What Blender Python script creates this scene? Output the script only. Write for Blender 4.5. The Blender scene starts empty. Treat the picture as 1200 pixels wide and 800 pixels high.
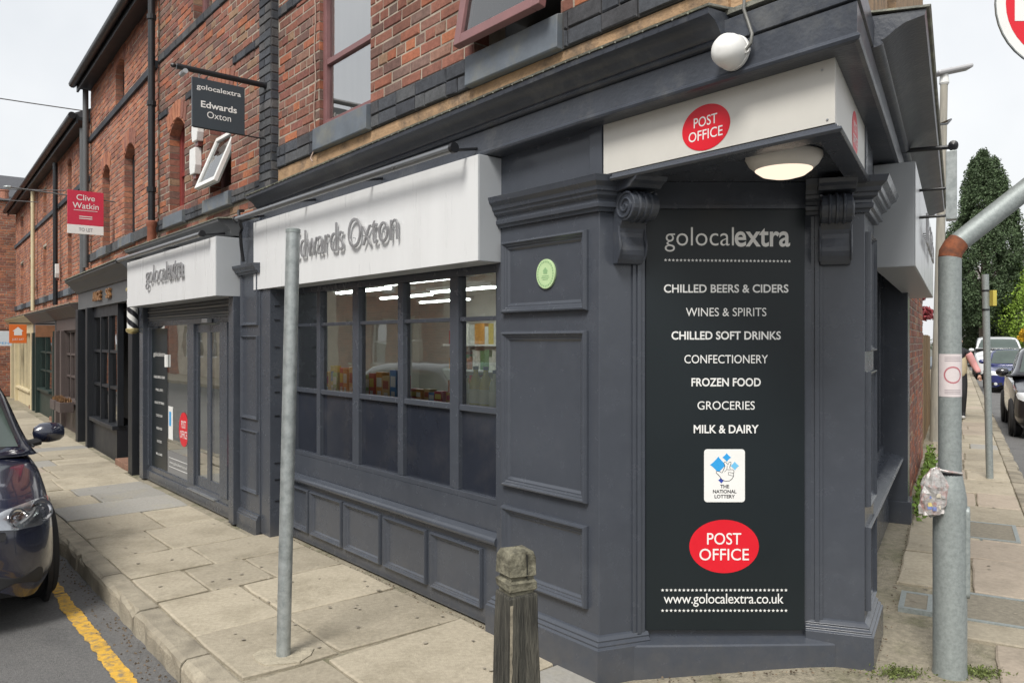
import bpy, bmesh, math, random
import numpy as np
from mathutils import Matrix, Vector
from mathutils.bvhtree import BVHTree
R_ = math.radians
random.seed(7); rng = np.random.default_rng(7)
scene = bpy.context.scene
col = scene.collection

# ---------------------------------------------------------------- camera, sky, sun, exposure
cam_d = bpy.data.cameras.new('camera'); cam_d.sensor_width = 36; cam_d.lens = 27.0
cam_d.clip_start = .05; cam_d.clip_end = 3000
cam = bpy.data.objects.new('camera', cam_d); col.objects.link(cam)
cam.location = (0, 0, 1.65); cam.rotation_euler = (R_(90), 0, 0); scene.camera = cam

SUN_EL, SUN_AZ = R_(50), R_(205)          # high soft sun behind the cloud, from behind the camera
world = bpy.data.worlds.new('World'); scene.world = world; world.use_nodes = True
wn = world.node_tree; wn.nodes.clear()
sky = wn.nodes.new('ShaderNodeTexSky'); sky.sky_type = 'NISHITA'; sky.sun_disc = False
sky.sun_elevation = SUN_EL; sky.sun_rotation = SUN_AZ; sky.air_density = 1.6; sky.dust_density = 4.0
tc = wn.nodes.new('ShaderNodeTexCoord')
cl = wn.nodes.new('ShaderNodeTexNoise'); cl.inputs['Scale'].default_value = 2.2; cl.inputs['Detail'].default_value = 5
cl.inputs['Roughness'].default_value = .55
cr = wn.nodes.new('ShaderNodeValToRGB')
cr.color_ramp.elements[0].position = .3; cr.color_ramp.elements[0].color = (3.25, 3.36, 3.5, 1)
cr.color_ramp.elements[1].position = .7; cr.color_ramp.elements[1].color = (4.3, 4.32, 4.36, 1)
mixw = wn.nodes.new('ShaderNodeMix'); mixw.data_type = 'RGBA'; mixw.inputs[0].default_value = .93
bg = wn.nodes.new('ShaderNodeBackground'); bg.inputs[1].default_value = .1
wo = wn.nodes.new('ShaderNodeOutputWorld')
wn.links.new(tc.outputs['Generated'], cl.inputs['Vector']); wn.links.new(cl.outputs['Fac'], cr.inputs[0])
wn.links.new(sky.outputs[0], mixw.inputs[6]); wn.links.new(cr.outputs[0], mixw.inputs[7])
wn.links.new(mixw.outputs[2], bg.inputs[0]); wn.links.new(bg.outputs[0], wo.inputs[0])

sun_d = bpy.data.lights.new('sun', 'SUN'); sun_d.energy = 1.5; sun_d.angle = R_(20); sun_d.color = (1, .965, .91)
sun = bpy.data.objects.new('sun', sun_d); col.objects.link(sun)
sd = Vector((math.sin(SUN_AZ) * math.cos(SUN_EL), math.cos(SUN_AZ) * math.cos(SUN_EL), math.sin(SUN_EL)))
sun.rotation_euler = sd.to_track_quat('Z', 'Y').to_euler()
scene.render.engine = 'CYCLES'
scene.view_settings.view_transform = 'Standard'; scene.view_settings.look = 'None'
scene.view_settings.exposure = 1.28; scene.view_settings.gamma = 1
scene.cycles.max_bounces = 6; scene.cycles.transparent_max_bounces = 12

# ---------------------------------------------------------------- frames (local x along the facade, y outward, z up)
class Frame:
    def __init__(s, o, d, n):
        s.o = Vector((o[0], o[1], 0)); s.d = Vector((d[0], d[1], 0)).normalized(); s.n = Vector((n[0], n[1], 0)).normalized()
        M = Matrix.Identity(4)
        for i in range(3): M[i][0] = s.d[i]; M[i][1] = s.n[i]; M[i][2] = (0, 0, 1)[i]; M[i][3] = s.o[i]
        s.M = M
    def p(s, u, w, z=0.0):
        v = s.o + s.d * u + s.n * w; return Vector((v.x, v.y, z))
    def at(s, u, w, z=0.0, rz=0.0):
        return s.M @ Matrix.Translation((u, w, z)) @ Matrix.Rotation(rz, 4, 'Z')
_l = math.hypot(758, 900)
FL = Frame((.426, 3.76), (-758/_l, 900/_l), (-900/_l, -758/_l))            # shop street facade, u runs away from the corner
_l2 = math.hypot(700, 900)
_o2 = FL.p(7.45, 0)
F2 = Frame((_o2.x, _o2.y), (-700/_l2, 900/_l2), (-900/_l2, -700/_l2))       # terrace further down, turned by two degrees
_lr = math.hypot(522, 900)
FR = Frame((1.745, 3.80), (-522/_lr, -900/_lr), (900/_lr, -522/_lr))        # side street facade: local x = -distance from corner
FK = Frame((0, 3.84), (-1, 0), (0, -1))                                     # canted corner: local x = -X
FW = Frame((0, 0), (1, 0), (0, 1))
def RP(u, w, z=0.0): return FR.p(-u, w, z)

def gz(x, y=0):
    t = min(max((x - .4) / 1.2, 0), 1); return .06 * t * t * (3 - 2 * t)

# ---------------------------------------------------------------- mesh builder
class MB:
    def __init__(s): s.v = []; s.f = []
    def add(s, vs, fs):
        b = len(s.v); s.v += [tuple(v) for v in vs]; s.f += [tuple(i + b for i in f) for f in fs]; return s
    def box(s, x0, x1, y0, y1, z0, z1):
        x0, x1 = min(x0, x1), max(x0, x1); y0, y1 = min(y0, y1), max(y0, y1); z0, z1 = min(z0, z1), max(z0, z1)
        return s.add([(x0,y0,z0),(x1,y0,z0),(x1,y1,z0),(x0,y1,z0),(x0,y0,z1),(x1,y0,z1),(x1,y1,z1),(x0,y1,z1)],
                     [(0,3,2,1),(4,5,6,7),(0,1,5,4),(1,2,6,5),(2,3,7,6),(3,0,4,7)])
    def prism(s, pts, fn, a, b):
        """polygon pts (p,q) swept from a to b; fn(p,q,t) -> xyz"""
        n = len(pts)
        vs = [fn(p, q, a) for p, q in pts] + [fn(p, q, b) for p, q in pts]
        fs = [tuple(range(n)), tuple(range(2*n-1, n-1, -1))] + [(i, i+n, (i+1) % n + n, (i+1) % n) for i in range(n)]
        return s.add(vs, fs)
    def plan(s, pts, z0, z1):
        return s.prism([(p[0], p[1]) for p in pts], lambda p, q, t: (p, q, t), z1, z0)
    def profx(s, prof, x0, x1):
        return s.prism(prof, lambda p, q, t: (t, p, q), x0, x1)
    def tube(s, path, r, n=10, cap=True):
        path = [Vector(p) for p in path]; m = len(path)
        rs = r if isinstance(r, (list, tuple)) else [r] * m
        vs = []; up = None
        for i, p in enumerate(path):
            t = (path[min(i+1, m-1)] - path[max(i-1, 0)]).normalized()
            if up is None:
                up = Vector((0, 0, 1)) if abs(t.z) < .9 else Vector((1, 0, 0))
            a = t.cross(up).normalized(); b = a.cross(t).normalized(); up = b
            for k in range(n):
                th = 2 * math.pi * k / n
                vs.append(p + a * (math.cos(th) * rs[i]) + b * (math.sin(th) * rs[i]))
        fs = [(i*n+k, i*n+(k+1) % n, (i+1)*n+(k+1) % n, (i+1)*n+k) for i in range(m-1) for k in range(n)]
        if cap: fs += [tuple(range(n-1, -1, -1)), tuple(range((m-1)*n, m*n))]
        return s.add(vs, fs)
    def lathe(s, prof, c=(0, 0, 0), n=20, axis='z', sx=1, sy=1):
        vs = []; m = len(prof)
        for r, h in prof:
            for k in range(n):
                th = 2*math.pi*k/n; a, b = r*math.cos(th)*sx, r*math.sin(th)*sy
                v = (a, b, h) if axis == 'z' else ((a, h, b) if axis == 'y' else (h, a, b))
                vs.append((v[0]+c[0], v[1]+c[1], v[2]+c[2]))
        fs = [(i*n+k, i*n+(k+1) % n, (i+1)*n+(k+1) % n, (i+1)*n+k) for i in range(m-1) for k in range(n)]
        fs += [tuple(range(n-1, -1, -1)), tuple(range((m-1)*n, m*n))]
        return s.add(vs, fs)
    def ring(s, x0, x1, z0, z1, y, prof, fill=False):
        """mitred moulding: prof = [(inset, proud), ...]"""
        loops = []
        for d, h in prof:
            loops.append([(x0+d, y+h, z0+d), (x1-d, y+h, z0+d), (x1-d, y+h, z1-d), (x0+d, y+h, z1-d)])
        vs = [p for l in loops for p in l]; fs = []
        for i in range(len(loops)-1):
            for k in range(4): fs.append((i*4+k, (i+1)*4+k, (i+1)*4+(k+1) % 4, i*4+(k+1) % 4))
        if fill: b = (len(loops)-1)*4; fs.append((b+3, b+2, b+1, b))
        return s.add(vs, fs)
    def sweep(s, path, prof):
        """path of 2-D points (optional z shift), outward on the right hand; prof = closed polygon [(out, z)]"""
        P = [Vector((p[0], p[1])) for p in path]; Z = [(p[2] if len(p) > 2 else 0) for p in path]; m = len(P)
        D = [(P[i+1]-P[i]).normalized() for i in range(m-1)]; N = [Vector((d.y, -d.x)) for d in D]
        k = len(prof); vs = []
        for i in range(m):
            if i == 0: off = N[0]
            elif i == m-1: off = N[-1]
            else:
                a, b = N[i-1], N[i]; off = (a+b) / max(1 + a.dot(b), .15)
            for o, z in prof: vs.append((P[i].x + off.x*o, P[i].y + off.y*o, z + Z[i]))
        fs = [(i*k+j, i*k+(j+1) % k, (i+1)*k+(j+1) % k, (i+1)*k+j) for i in range(m-1) for j in range(k)]
        fs += [tuple(range(k-1, -1, -1)), tuple(range((m-1)*k, m*k))]
        return s.add(vs, fs)
    def text(s, mesh, x0, y, z0):
        vs, fs = mesh
        return s.add([(x0 - a, y + c, z0 + b) for a, b, c in vs], fs)
    def build(s, name, mat, parent=None, W=None, bevel=0, smooth=False, seg=2, fix=True):
        me = bpy.data.meshes.new(name); me.from_pydata(s.v, [], s.f)
        if fix:
            bm = bmesh.new(); bm.from_mesh(me); bmesh.ops.recalc_face_normals(bm, faces=bm.faces); bm.to_mesh(me); bm.free()
        return put(name, me, mat, parent, W, bevel, smooth, seg)

WM = {}
def put(name, me, mat, parent=None, W=None, bevel=0, smooth=False, seg=2):
    o = bpy.data.objects.new(name, me); col.objects.link(o)
    if mat is not None and len(me.materials) == 0: me.materials.append(mat)
    W = W.copy() if W is not None else (WM[parent.name].copy() if parent else Matrix.Identity(4))
    WM[o.name] = W
    if parent:
        o.parent = parent; o.matrix_basis = WM[parent.name].inverted() @ W
    else: o.matrix_basis = W
    if bevel:
        b = o.modifiers.new('edge', 'BEVEL'); b.width = bevel; b.segments = seg; b.limit_method = 'ANGLE'; b.angle_limit = R_(40)
    if smooth:
        me.polygons.foreach_set('use_smooth', [True] * len(me.polygons))
        me.set_sharp_from_angle(angle=R_(40))
    return o
def tag(o, label=None, cat=None, group=None, kind=None):
    if label: o['label'] = label
    if cat: o['category'] = cat
    if group: o['group'] = group
    if kind: o['kind'] = kind
    return o
def thing(name, W, label, cat, group=None):
    o = bpy.data.objects.new(name, None); col.objects.link(o); o.empty_display_size = .1
    o.matrix_basis = W; WM[o.name] = W.copy()
    return tag(o, label, cat, group)
def T(x, y, z=0, rz=0): return Matrix.Translation((x, y, z)) @ Matrix.Rotation(rz, 4, 'Z')

# ---------------------------------------------------------------- materials
MATS = {}
def new_mat(name):
    m = bpy.data.materials.new(name); m.use_nodes = True; m.node_tree.nodes.clear(); MATS[name] = m
    return m, m.node_tree.nodes, m.node_tree.links
def srgb(r, g, b):
    return tuple(((c/255)/12.92 if c/255 <= .04045 else ((c/255+.055)/1.055)**2.4) for c in (r, g, b))
def M(name, c, rough=.6, var=.15, scale=6.0, bump=.1, bscale=80.0, metal=0.0, rnd=0.0, c2=None, amt=.5, c2scale=1.5, spec=.5,
      coat=0.0, stretch=None, bdist=.004, hue=0.0, dust=0.0):
    if name in MATS: return MATS[name]
    m, N, L = new_mat(name)
    out = N.new('ShaderNodeOutputMaterial'); b = N.new('ShaderNodeBsdfPrincipled'); L.new(b.outputs[0], out.inputs[0])
    geo = N.new('ShaderNodeNewGeometry'); vec = geo.outputs['Position']
    if stretch:
        mp = N.new('ShaderNodeMapping'); mp.inputs['Scale'].default_value = stretch; L.new(vec, mp.inputs[0]); vec = mp.outputs[0]
    n1 = N.new('ShaderNodeTexNoise'); n1.inputs['Scale'].default_value = scale; n1.inputs['Detail'].default_value = 6; n1.inputs['Roughness'].default_value = .65
    L.new(vec, n1.inputs['Vector'])
    mr = N.new('ShaderNodeMapRange'); mr.inputs['From Min'].default_value = .3; mr.inputs['From Max'].default_value = .7
    mr.inputs['To Min'].default_value = 1-var; mr.inputs['To Max'].default_value = 1+var; L.new(n1.outputs['Fac'], mr.inputs[0])
    base = N.new('ShaderNodeRGB'); base.outputs[0].default_value = (*c, 1); cur = base.outputs[0]
    if c2 is not None:
        n2 = N.new('ShaderNodeTexNoise'); n2.inputs['Scale'].default_value = c2scale; n2.inputs['Detail'].default_value = 7; n2.inputs['Roughness'].default_value = .7
        L.new(vec, n2.inputs['Vector'])
        r2 = N.new('ShaderNodeMapRange'); r2.inputs['From Min'].default_value = .62-.3*amt; r2.inputs['From Max'].default_value = .8-.3*amt; L.new(n2.outputs['Fac'], r2.inputs[0])
        mx = N.new('ShaderNodeMix'); mx.data_type = 'RGBA'; L.new(r2.outputs[0], mx.inputs[0]); L.new(cur, mx.inputs[6]); mx.inputs[7].default_value = (*c2, 1); cur = mx.outputs[2]
    if dust:       # splashed pavement dirt clinging to the lowest boards
        sz = N.new('ShaderNodeSeparateXYZ'); L.new(geo.outputs['Position'], sz.inputs[0]); nd = N.new('ShaderNodeTexNoise'); nd.inputs['Scale'].default_value = 11; nd.inputs['Detail'].default_value = 8; nd.inputs['Roughness'].default_value = .75; L.new(geo.outputs['Position'], nd.inputs['Vector'])
        hz_ = N.new('ShaderNodeMapRange'); hz_.inputs['From Min'].default_value = .0; hz_.inputs['From Max'].default_value = .28; hz_.inputs['To Min'].default_value = .30; hz_.inputs['To Max'].default_value = -.12; L.new(sz.outputs[2], hz_.inputs[0])
        sm_ = N.new('ShaderNodeMath'); sm_.operation = 'ADD'; L.new(hz_.outputs[0], sm_.inputs[0]); L.new(nd.outputs['Fac'], sm_.inputs[1])
        md_ = N.new('ShaderNodeMapRange'); md_.inputs['From Min'].default_value = .55; md_.inputs['From Max'].default_value = .85; md_.inputs['To Max'].default_value = dust; L.new(sm_.outputs[0], md_.inputs[0])
        mx = N.new('ShaderNodeMix'); mx.data_type = 'RGBA'; L.new(md_.outputs[0], mx.inputs[0]); L.new(cur, mx.inputs[6]); mx.inputs[7].default_value = (.19, .165, .125, 1); cur = mx.outputs[2]
    v = mr.outputs[0]
    if rnd or hue:
        oi = N.new('ShaderNodeObjectInfo'); ad = N.new('ShaderNodeMath'); ad.operation = 'ADD'; L.new(oi.outputs['Random'], ad.inputs[0]); L.new(geo.outputs['Random Per Island'], ad.inputs[1])
        fr = N.new('ShaderNodeMath'); fr.operation = 'FRACT'; L.new(ad.outputs[0], fr.inputs[0])
        r3 = N.new('ShaderNodeMapRange'); r3.inputs['To Min'].default_value = 1-rnd; r3.inputs['To Max'].default_value = 1+rnd; L.new(fr.outputs[0], r3.inputs[0])
        mu = N.new('ShaderNodeMath'); mu.operation = 'MULTIPLY'; L.new(v, mu.inputs[0]); L.new(r3.outputs[0], mu.inputs[1]); v = mu.outputs[0]
    vm = N.new('ShaderNodeVectorMath'); vm.operation = 'SCALE'; L.new(cur, vm.inputs[0]); L.new(v, vm.inputs['Scale'])
    L.new(vm.outputs[0], b.inputs['Base Color'])
    rr = N.new('ShaderNodeMapRange'); rr.inputs['To Min'].default_value = max(rough-.12, .02); rr.inputs['To Max'].default_value = min(rough+.12, 1); L.new(n1.outputs['Fac'], rr.inputs[0])
    L.new(rr.outputs[0], b.inputs['Roughness'])
    b.inputs['Metallic'].default_value = metal; b.inputs['Specular IOR Level'].default_value = spec
    b.inputs['Coat Weight'].default_value = coat; b.inputs['Coat Roughness'].default_value = .04
    if bump:
        nb = N.new('ShaderNodeTexNoise'); nb.inputs['Scale'].default_value = bscale; nb.inputs['Detail'].default_value = 5; L.new(vec, nb.inputs['Vector'])
        bp = N.new('ShaderNodeBump'); bp.inputs['Strength'].default_value = bump; bp.inputs['Distance'].default_value = bdist; L.new(nb.outputs['Fac'], bp.inputs['Height']); L.new(bp.outputs[0], b.inputs['Normal'])
    return m
def brick_mat(name, cols):
    """colour drawn per brick (islands and objects alike) from a ramp of brick tones"""
    m, N, L = new_mat(name)
    out = N.new('ShaderNodeOutputMaterial'); b = N.new('ShaderNodeBsdfPrincipled'); L.new(b.outputs[0], out.inputs[0])
    geo = N.new('ShaderNodeNewGeometry'); oi = N.new('ShaderNodeObjectInfo')
    ad = N.new('ShaderNodeMath'); ad.operation = 'ADD'; L.new(oi.outputs['Random'], ad.inputs[0]); L.new(geo.outputs['Random Per Island'], ad.inputs[1])
    fr = N.new('ShaderNodeMath'); fr.operation = 'FRACT'; L.new(ad.outputs[0], fr.inputs[0])
    rp = N.new('ShaderNodeValToRGB'); rp.color_ramp.interpolation = 'CONSTANT'
    for i, c in enumerate(cols):
        e = rp.color_ramp.elements[i] if i < 2 else rp.color_ramp.elements.new(i/len(cols))
        e.position = i/len(cols); e.color = (*c, 1)
    L.new(fr.outputs[0], rp.inputs[0])
    n1 = N.new('ShaderNodeTexNoise'); n1.inputs['Scale'].default_value = 28; n1.inputs['Detail'].default_value = 7; n1.inputs['Roughness'].default_value = .75; L.new(geo.outputs['Position'], n1.inputs['Vector'])
    n2 = N.new('ShaderNodeTexNoise'); n2.inputs['Scale'].default_value = 1.6; n2.inputs['Detail'].default_value = 8; n2.inputs['Roughness'].default_value = .7; L.new(geo.outputs['Position'], n2.inputs['Vector'])
    r1 = N.new('ShaderNodeMapRange'); r1.inputs['From Min'].default_value = .25; r1.inputs['From Max'].default_value = .75; r1.inputs['To Min'].default_value = .6; r1.inputs['To Max'].default_value = 1.4; L.new(n1.outputs['Fac'], r1.inputs[0])
    r2 = N.new('ShaderNodeMapRange'); r2.inputs['From Min'].default_value = .3; r2.inputs['From Max'].default_value = .7; r2.inputs['To Min'].default_value = .6; r2.inputs['To Max'].default_value = 1.22; L.new(n2.outputs['Fac'], r2.inputs[0])
    mu = N.new('ShaderNodeMath'); mu.operation = 'MULTIPLY'; L.new(r1.outputs[0], mu.inputs[0]); L.new(r2.outputs[0], mu.inputs[1])
    vm = N.new('ShaderNodeVectorMath'); vm.operation = 'SCALE'; L.new(rp.outputs[0], vm.inputs[0]); L.new(mu.outputs[0], vm.inputs['Scale']); L.new(vm.outputs[0], b.inputs['Base Color'])
    b.inputs['Roughness'].default_value = .85; b.inputs['Specular IOR Level'].default_value = .3
    bp = N.new('ShaderNodeBump'); bp.inputs['Strength'].default_value = .6; bp.inputs['Distance'].default_value = .006; L.new(n1.outputs['Fac'], bp.inputs['Height']); L.new(bp.outputs[0], b.inputs['Normal'])
    return m
def glass_mat(name, tint=(.82, .85, .83), wav=.07, extra=.15):
    m, N, L = new_mat(name)
    out = N.new('ShaderNodeOutputMaterial'); mx = N.new('ShaderNodeMixShader'); L.new(mx.outputs[0], out.inputs[0])
    tr = N.new('ShaderNodeBsdfTransparent'); tr.inputs[0].default_value = (*tint, 1)
    gl = N.new('ShaderNodeBsdfGlossy'); gl.inputs['Roughness'].default_value = .01; gl.inputs[0].default_value = (1, 1, 1, 1)
    fr = N.new('ShaderNodeFresnel'); fr.inputs[0].default_value = 1.9
    ad = N.new('ShaderNodeMath'); ad.operation = 'ADD'; ad.inputs[1].default_value = extra; L.new(fr.outputs[0], ad.inputs[0])
    geo = N.new('ShaderNodeNewGeometry'); nb = N.new('ShaderNodeTexNoise'); nb.inputs['Scale'].default_value = 3.5; nb.inputs['Detail'].default_value = 1.5; L.new(geo.outputs['Position'], nb.inputs['Vector'])
    bp = N.new('ShaderNodeBump'); bp.inputs['Strength'].default_value = wav; bp.inputs['Distance'].default_value = .01; L.new(nb.outputs['Fac'], bp.inputs['Height']); L.new(bp.outputs[0], gl.inputs['Normal'])
    L.new(ad.outputs[0], mx.inputs[0]); L.new(tr.outputs[0], mx.inputs[1]); L.new(gl.outputs[0], mx.inputs[2])
    return m
def emit_mat(name, c, s):
    m, N, L = new_mat(name); out = N.new('ShaderNodeOutputMaterial'); e = N.new('ShaderNodeEmission')
    e.inputs[0].default_value = (*c, 1); e.inputs[1].default_value = s; L.new(e.outputs[0], out.inputs[0]); return m

PAINT = M('charcoal_paint', (.057, .0645, .080), .25, .05, 9, .05, 30, c2=(.066, .074, .090), amt=.3, c2scale=4, bdist=.002, dust=.14)
PAINTO = M('weathered_charcoal_paint', (.050, .057, .072), .36, .18, 7, .4, 60, c2=(.10, .105, .11), amt=.3, c2scale=4, stretch=(1, 1, 1), bdist=.004)
PANEL = M('sign_panel_charcoal', (.0105, .0155, .0185), .34, .05, 2, .02, 50, spec=.35)
BLACKP = M('black_paint', (.010, .012, .016), .5, .15, 5, .15, 90)
GREYP = M('grey_fascia_paint', (.10, .105, .11), .55, .12, 4, .2, 60)
BROWNP = M('brown_paint', (.085, .066, .062), .55, .12, 4, .2, 60)
GREENP = M('dark_green_paint', (.014, .03, .026), .5, .12, 4, .2, 60)
CREAMP = M('cream_paint', (.60, .52, .34), .55, .1, 4, .2, 60)
SIGNW = M('sign_white_metal', (.69, .70, .705), .30, .03, 2, .03, 40, c2=(.66, .668, .673), amt=.45, c2scale=1.4, stretch=(3, 3, .5))
SIGNG = M('sign_box_grey', (.40, .42, .44), .4, .04, 2, .03, 40)
LETG = M('brushed_letter_grey', (.36, .36, .37), .35, .06, 6, 0, metal=.6)
WHITEV = M('white_vinyl', (.78, .78, .76), .45, .03, 8, 0)
SILV = M('silver_vinyl', (.76, .75, .72), .4, .08, 8, 0)
REDV = M('red_vinyl', (.66, .008, .022), .35, .04, 4, 0)
BLUEV = M('blue_vinyl', (.03, .33, .72), .4, .03, 4, 0)
BLUEV2 = M('pale_blue_vinyl', (.16, .50, .78), .4, .03, 4, 0)
BLACKV = M('black_vinyl', (.012, .012, .016), .45, .03, 4, 0)
GREENV = M('pale_green_enamel', (.46, .62, .34), .4, .06, 9, .05, 60)
GREENV2 = M('green_print', (.24, .40, .20), .45, .06, 9, 0)
BRICK = brick_mat('red_brick', [(0.213,0.097,0.071),(0.246,0.105,0.075),(0.291,0.114,0.075),(0.224,0.114,0.088),(0.347,0.126,0.073),(0.179,0.101,0.082),(0.235,0.126,0.100),(0.381,0.143,0.076),(0.213,0.097,0.073),(0.258,0.143,0.106),(0.190,0.120,0.100),(0.258,0.105,0.075),(0.291,0.183,0.118),(0.224,0.094,0.075),(0.168,0.097,0.082),(0.280,0.120,0.086)])
BRICKO = brick_mat('orange_red_brick', [(0.324,0.132,0.085),(0.378,0.154,0.096),(0.410,0.171,0.102),(0.292,0.132,0.096),(0.454,0.193,0.113),(0.356,0.165,0.113),(0.270,0.121,0.091)])
BRICKD = brick_mat('blue_engineering_brick', [(.055,.06,.07),(.072,.078,.09),(.09,.094,.10),(.065,.066,.072),(.10,.098,.10),(.05,.054,.064)])
MORTAR = M('lime_mortar', (.36, .31, .25), .95, .25, 9, .5, 120, c2=(.22, .185, .15), amt=.45, c2scale=2)
MORTARD = M('dark_mortar', (.05, .048, .048), .95, .2, 9, .4, 120)
SILL = M('slate_grey_sill', (.115, .135, .16), .6, .2, 5, .2, 60, c2=(.16, .165, .15), amt=.5, c2scale=3)
STONE = M('buff_render', (.36, .235, .135), .9, .25, 6, .6, 50, c2=(.17, .12, .08), amt=.5, c2scale=5, bdist=.012)
LEAD = M('lead_flashing', (.20, .20, .17), .7, .3, 12, .6, 60, c2=(.30, .31, .22), amt=.5, c2scale=9, bdist=.01)
MAROON = M('maroon_frame', (.20, .095, .095), .45, .12, 6, .1, 80)
REDF = M('red_frame', (.22, .035, .03), .5, .12, 6, .1, 80)
UPVC = M('white_upvc', (.74, .74, .72), .35, .04, 5, 0)
BLIND = M('white_blind', (.80, .80, .77), .8, .05, 3, .1, 20, stretch=(4, 4, .3))
GLASS = glass_mat('window_glass')
GLASSR = glass_mat('shop_door_glass', (.8, .83, .81), .05, .28)
GLASSU = glass_mat('upstairs_glass', (.85, .87, .86), .05, .30)
GLASSD = glass_mat('old_window_glass', (.6, .64, .64), .12, .05)
FILM = M('dark_window_film', (.022, .026, .037), .16, .15, 2, .03, 8, c2=(.035, .037, .045), amt=.4, c2scale=3)
ROOM = M('shop_wall', (.62, .60, .55), .8, .06, 2, 0)
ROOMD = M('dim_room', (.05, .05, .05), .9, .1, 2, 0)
STRIP = emit_mat('strip_light', (.92, 1.0, .97), 7)
LAMPE = emit_mat('warm_lamp_glass', (1, .80, .62), .52)
GALV = M('galvanised_steel', (.40, .43, .43), .48, .14, 14, .08, 120, metal=.55, c2=(.29, .32, .32), amt=.6, c2scale=22)
GALVW = M('weathered_galvanised_steel', (.29, .32, .315), .55, .14, 45, .1, 90, metal=.35, c2=(.24, .27, .265), amt=.55, c2scale=70)
CONCP = M('grey_painted_column', (.34, .32, .27), .7, .15, 5, .2, 80, c2=(.22, .21, .19), amt=.4, c2scale=2, stretch=(6, 6, .6))
RUST = M('rusty_steel', (.22, .07, .03), .85, .35, 30, .4, 90, c2=(.12, .05, .03), amt=.5, c2scale=20)
BLACKM = M('black_metal', (.012, .013, .016), .4, .1, 6, .05, 80)
ALU = M('aluminium', (.42, .43, .44), .35, .06, 8, 0, metal=.8)
FLAG = M('york_stone', (.365, .322, .245), .85, .17, 38, .6, 130, rnd=.16, c2=(.285, .25, .185), amt=.5, c2scale=2.6, bdist=.005)
FLAGG = M('grey_slate_flag', (.28, .27, .245), .8, .14, 38, .3, 70, rnd=.10, c2=(.30, .28, .23), amt=.4, c2scale=2.5, bdist=.006)
FLAGP = M('pinkish_flag', (.345, .29, .23), .85, .14, 38, .3, 70, rnd=.10, c2=(.27, .23, .18), amt=.4, c2scale=2.5, bdist=.006)
KERB = M('kerb_stone', (.31, .275, .21), .9, .22, 20, .7, 70, rnd=.14, c2=(.17, .15, .115), amt=.5, c2scale=5, bdist=.01)
BED = M('gritty_concrete_bed', (.27, .24, .18), .95, .3, 24, .8, 90, c2=(.14, .135, .08), amt=.45, c2scale=2.2, bdist=.012)
ASPH = M('asphalt', (.15, .148, .145), .9, .3, 60, 1.0, 190, c2=(.105, .105, .105), amt=.45, c2scale=1.4, bdist=.01)
GRASS = M('far_ground', (.12, .12, .10), .9, .3, 3, .5, 20)
def yellow_mat():
    m = M('worn_yellow_paint', (.60, .35, .045), .75, .18, 14, .5, 120, bdist=.006, c2=(.22, .17, .10), amt=.5, c2scale=26)
    return m
YEL = yellow_mat()
WOODG = M('weathered_grey_wood', (.085, .080, .064), .9, .6, 14, .9, 26, c2=(.035, .034, .028), amt=.75, c2scale=5, stretch=(9, 9, .7), bdist=.012)
LICHEN = M('lichen_wood', (.165, .155, .112), .92, .5, 40, .9, 50, c2=(.07, .065, .045), amt=.6, c2scale=14, bdist=.01)
FENCEW = M('fence_wood', (.22, .15, .08), .85, .25, 8, .4, 40, rnd=.2, stretch=(6, 6, .6))
TYRE = M('tyre_rubber', (.014, .014, .015), .8, .1, 20, .2, 90)
# ---------------------------------------------------------------- lettering (curve text turned into mesh)
_tc = {}
def text(body, width, height, bold=0.0, extrude=0.0, spacing=1.0, line=1.0):
    """mesh verts/faces of a text, its ink box scaled to width x height, origin lower left"""
    cu = bpy.data.curves.new('lettering', 'FONT'); cu.body = body; cu.size = 1; cu.offset = bold; cu.space_character = spacing
    cu.space_line = line; cu.align_x = 'CENTER' if '\n' in body else 'LEFT'; cu.resolution_u = 4; cu.fill_mode = 'FRONT' if not extrude else 'BOTH'
    ob = bpy.data.objects.new('lettering', cu); col.objects.link(ob)
    dg = bpy.context.evaluated_depsgraph_get(); ev = ob.evaluated_get(dg); me = ev.to_mesh()
    v = np.array([x.co[:] for x in me.vertices]); f = [tuple(p.vertices) for p in me.polygons]
    ev.to_mesh_clear(); bpy.data.objects.remove(ob); bpy.data.curves.remove(cu)
    lo, hi = v.min(0), v.max(0)
    v[:, 0] = (v[:, 0]-lo[0]) / (hi[0]-lo[0]) * width; v[:, 1] = (v[:, 1]-lo[1]) / (hi[1]-lo[1]) * height
    if extrude:
        # duplicate the front face backwards and close the rim
        n = len(v); e = {}
        for p in f:
            for i in range(len(p)):
                a, b = p[i], p[(i+1) % len(p)]; k = (min(a, b), max(a, b)); e.setdefault(k, []).append((a, b))
        vb = v.copy(); v = v.copy(); v[:, 2] = extrude; vb[:, 2] = 0
        rim = [(x[0][0], x[0][0]+n, x[0][1]+n, x[0][1]) for x in e.values() if len(x) == 1]
        f = f + [tuple(i+n for i in reversed(p)) for p in f] + rim; v = np.vstack([v, vb])
    return [tuple(x) for x in v], f
def sign_text(body, parent, frame, x_left, z0, width, height, y, mat, name='lettering', W=None, **k):
    """x_left is the local x of the left end as read"""
    m = MB().text(text(body, width, height, **k), x_left, y, z0)
    return m.build(name, mat, parent, W if W is not None else frame.M, fix=False)
def ellipse(cx, cz, rx, rz, y, t, n=48):
    m = MB(); m.prism([(cx+rx*math.cos(2*math.pi*i/n), cz+rz*math.sin(2*math.pi*i/n)) for i in range(n)], lambda p, q, s: (p, s, q), y, y+t); return m
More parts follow.
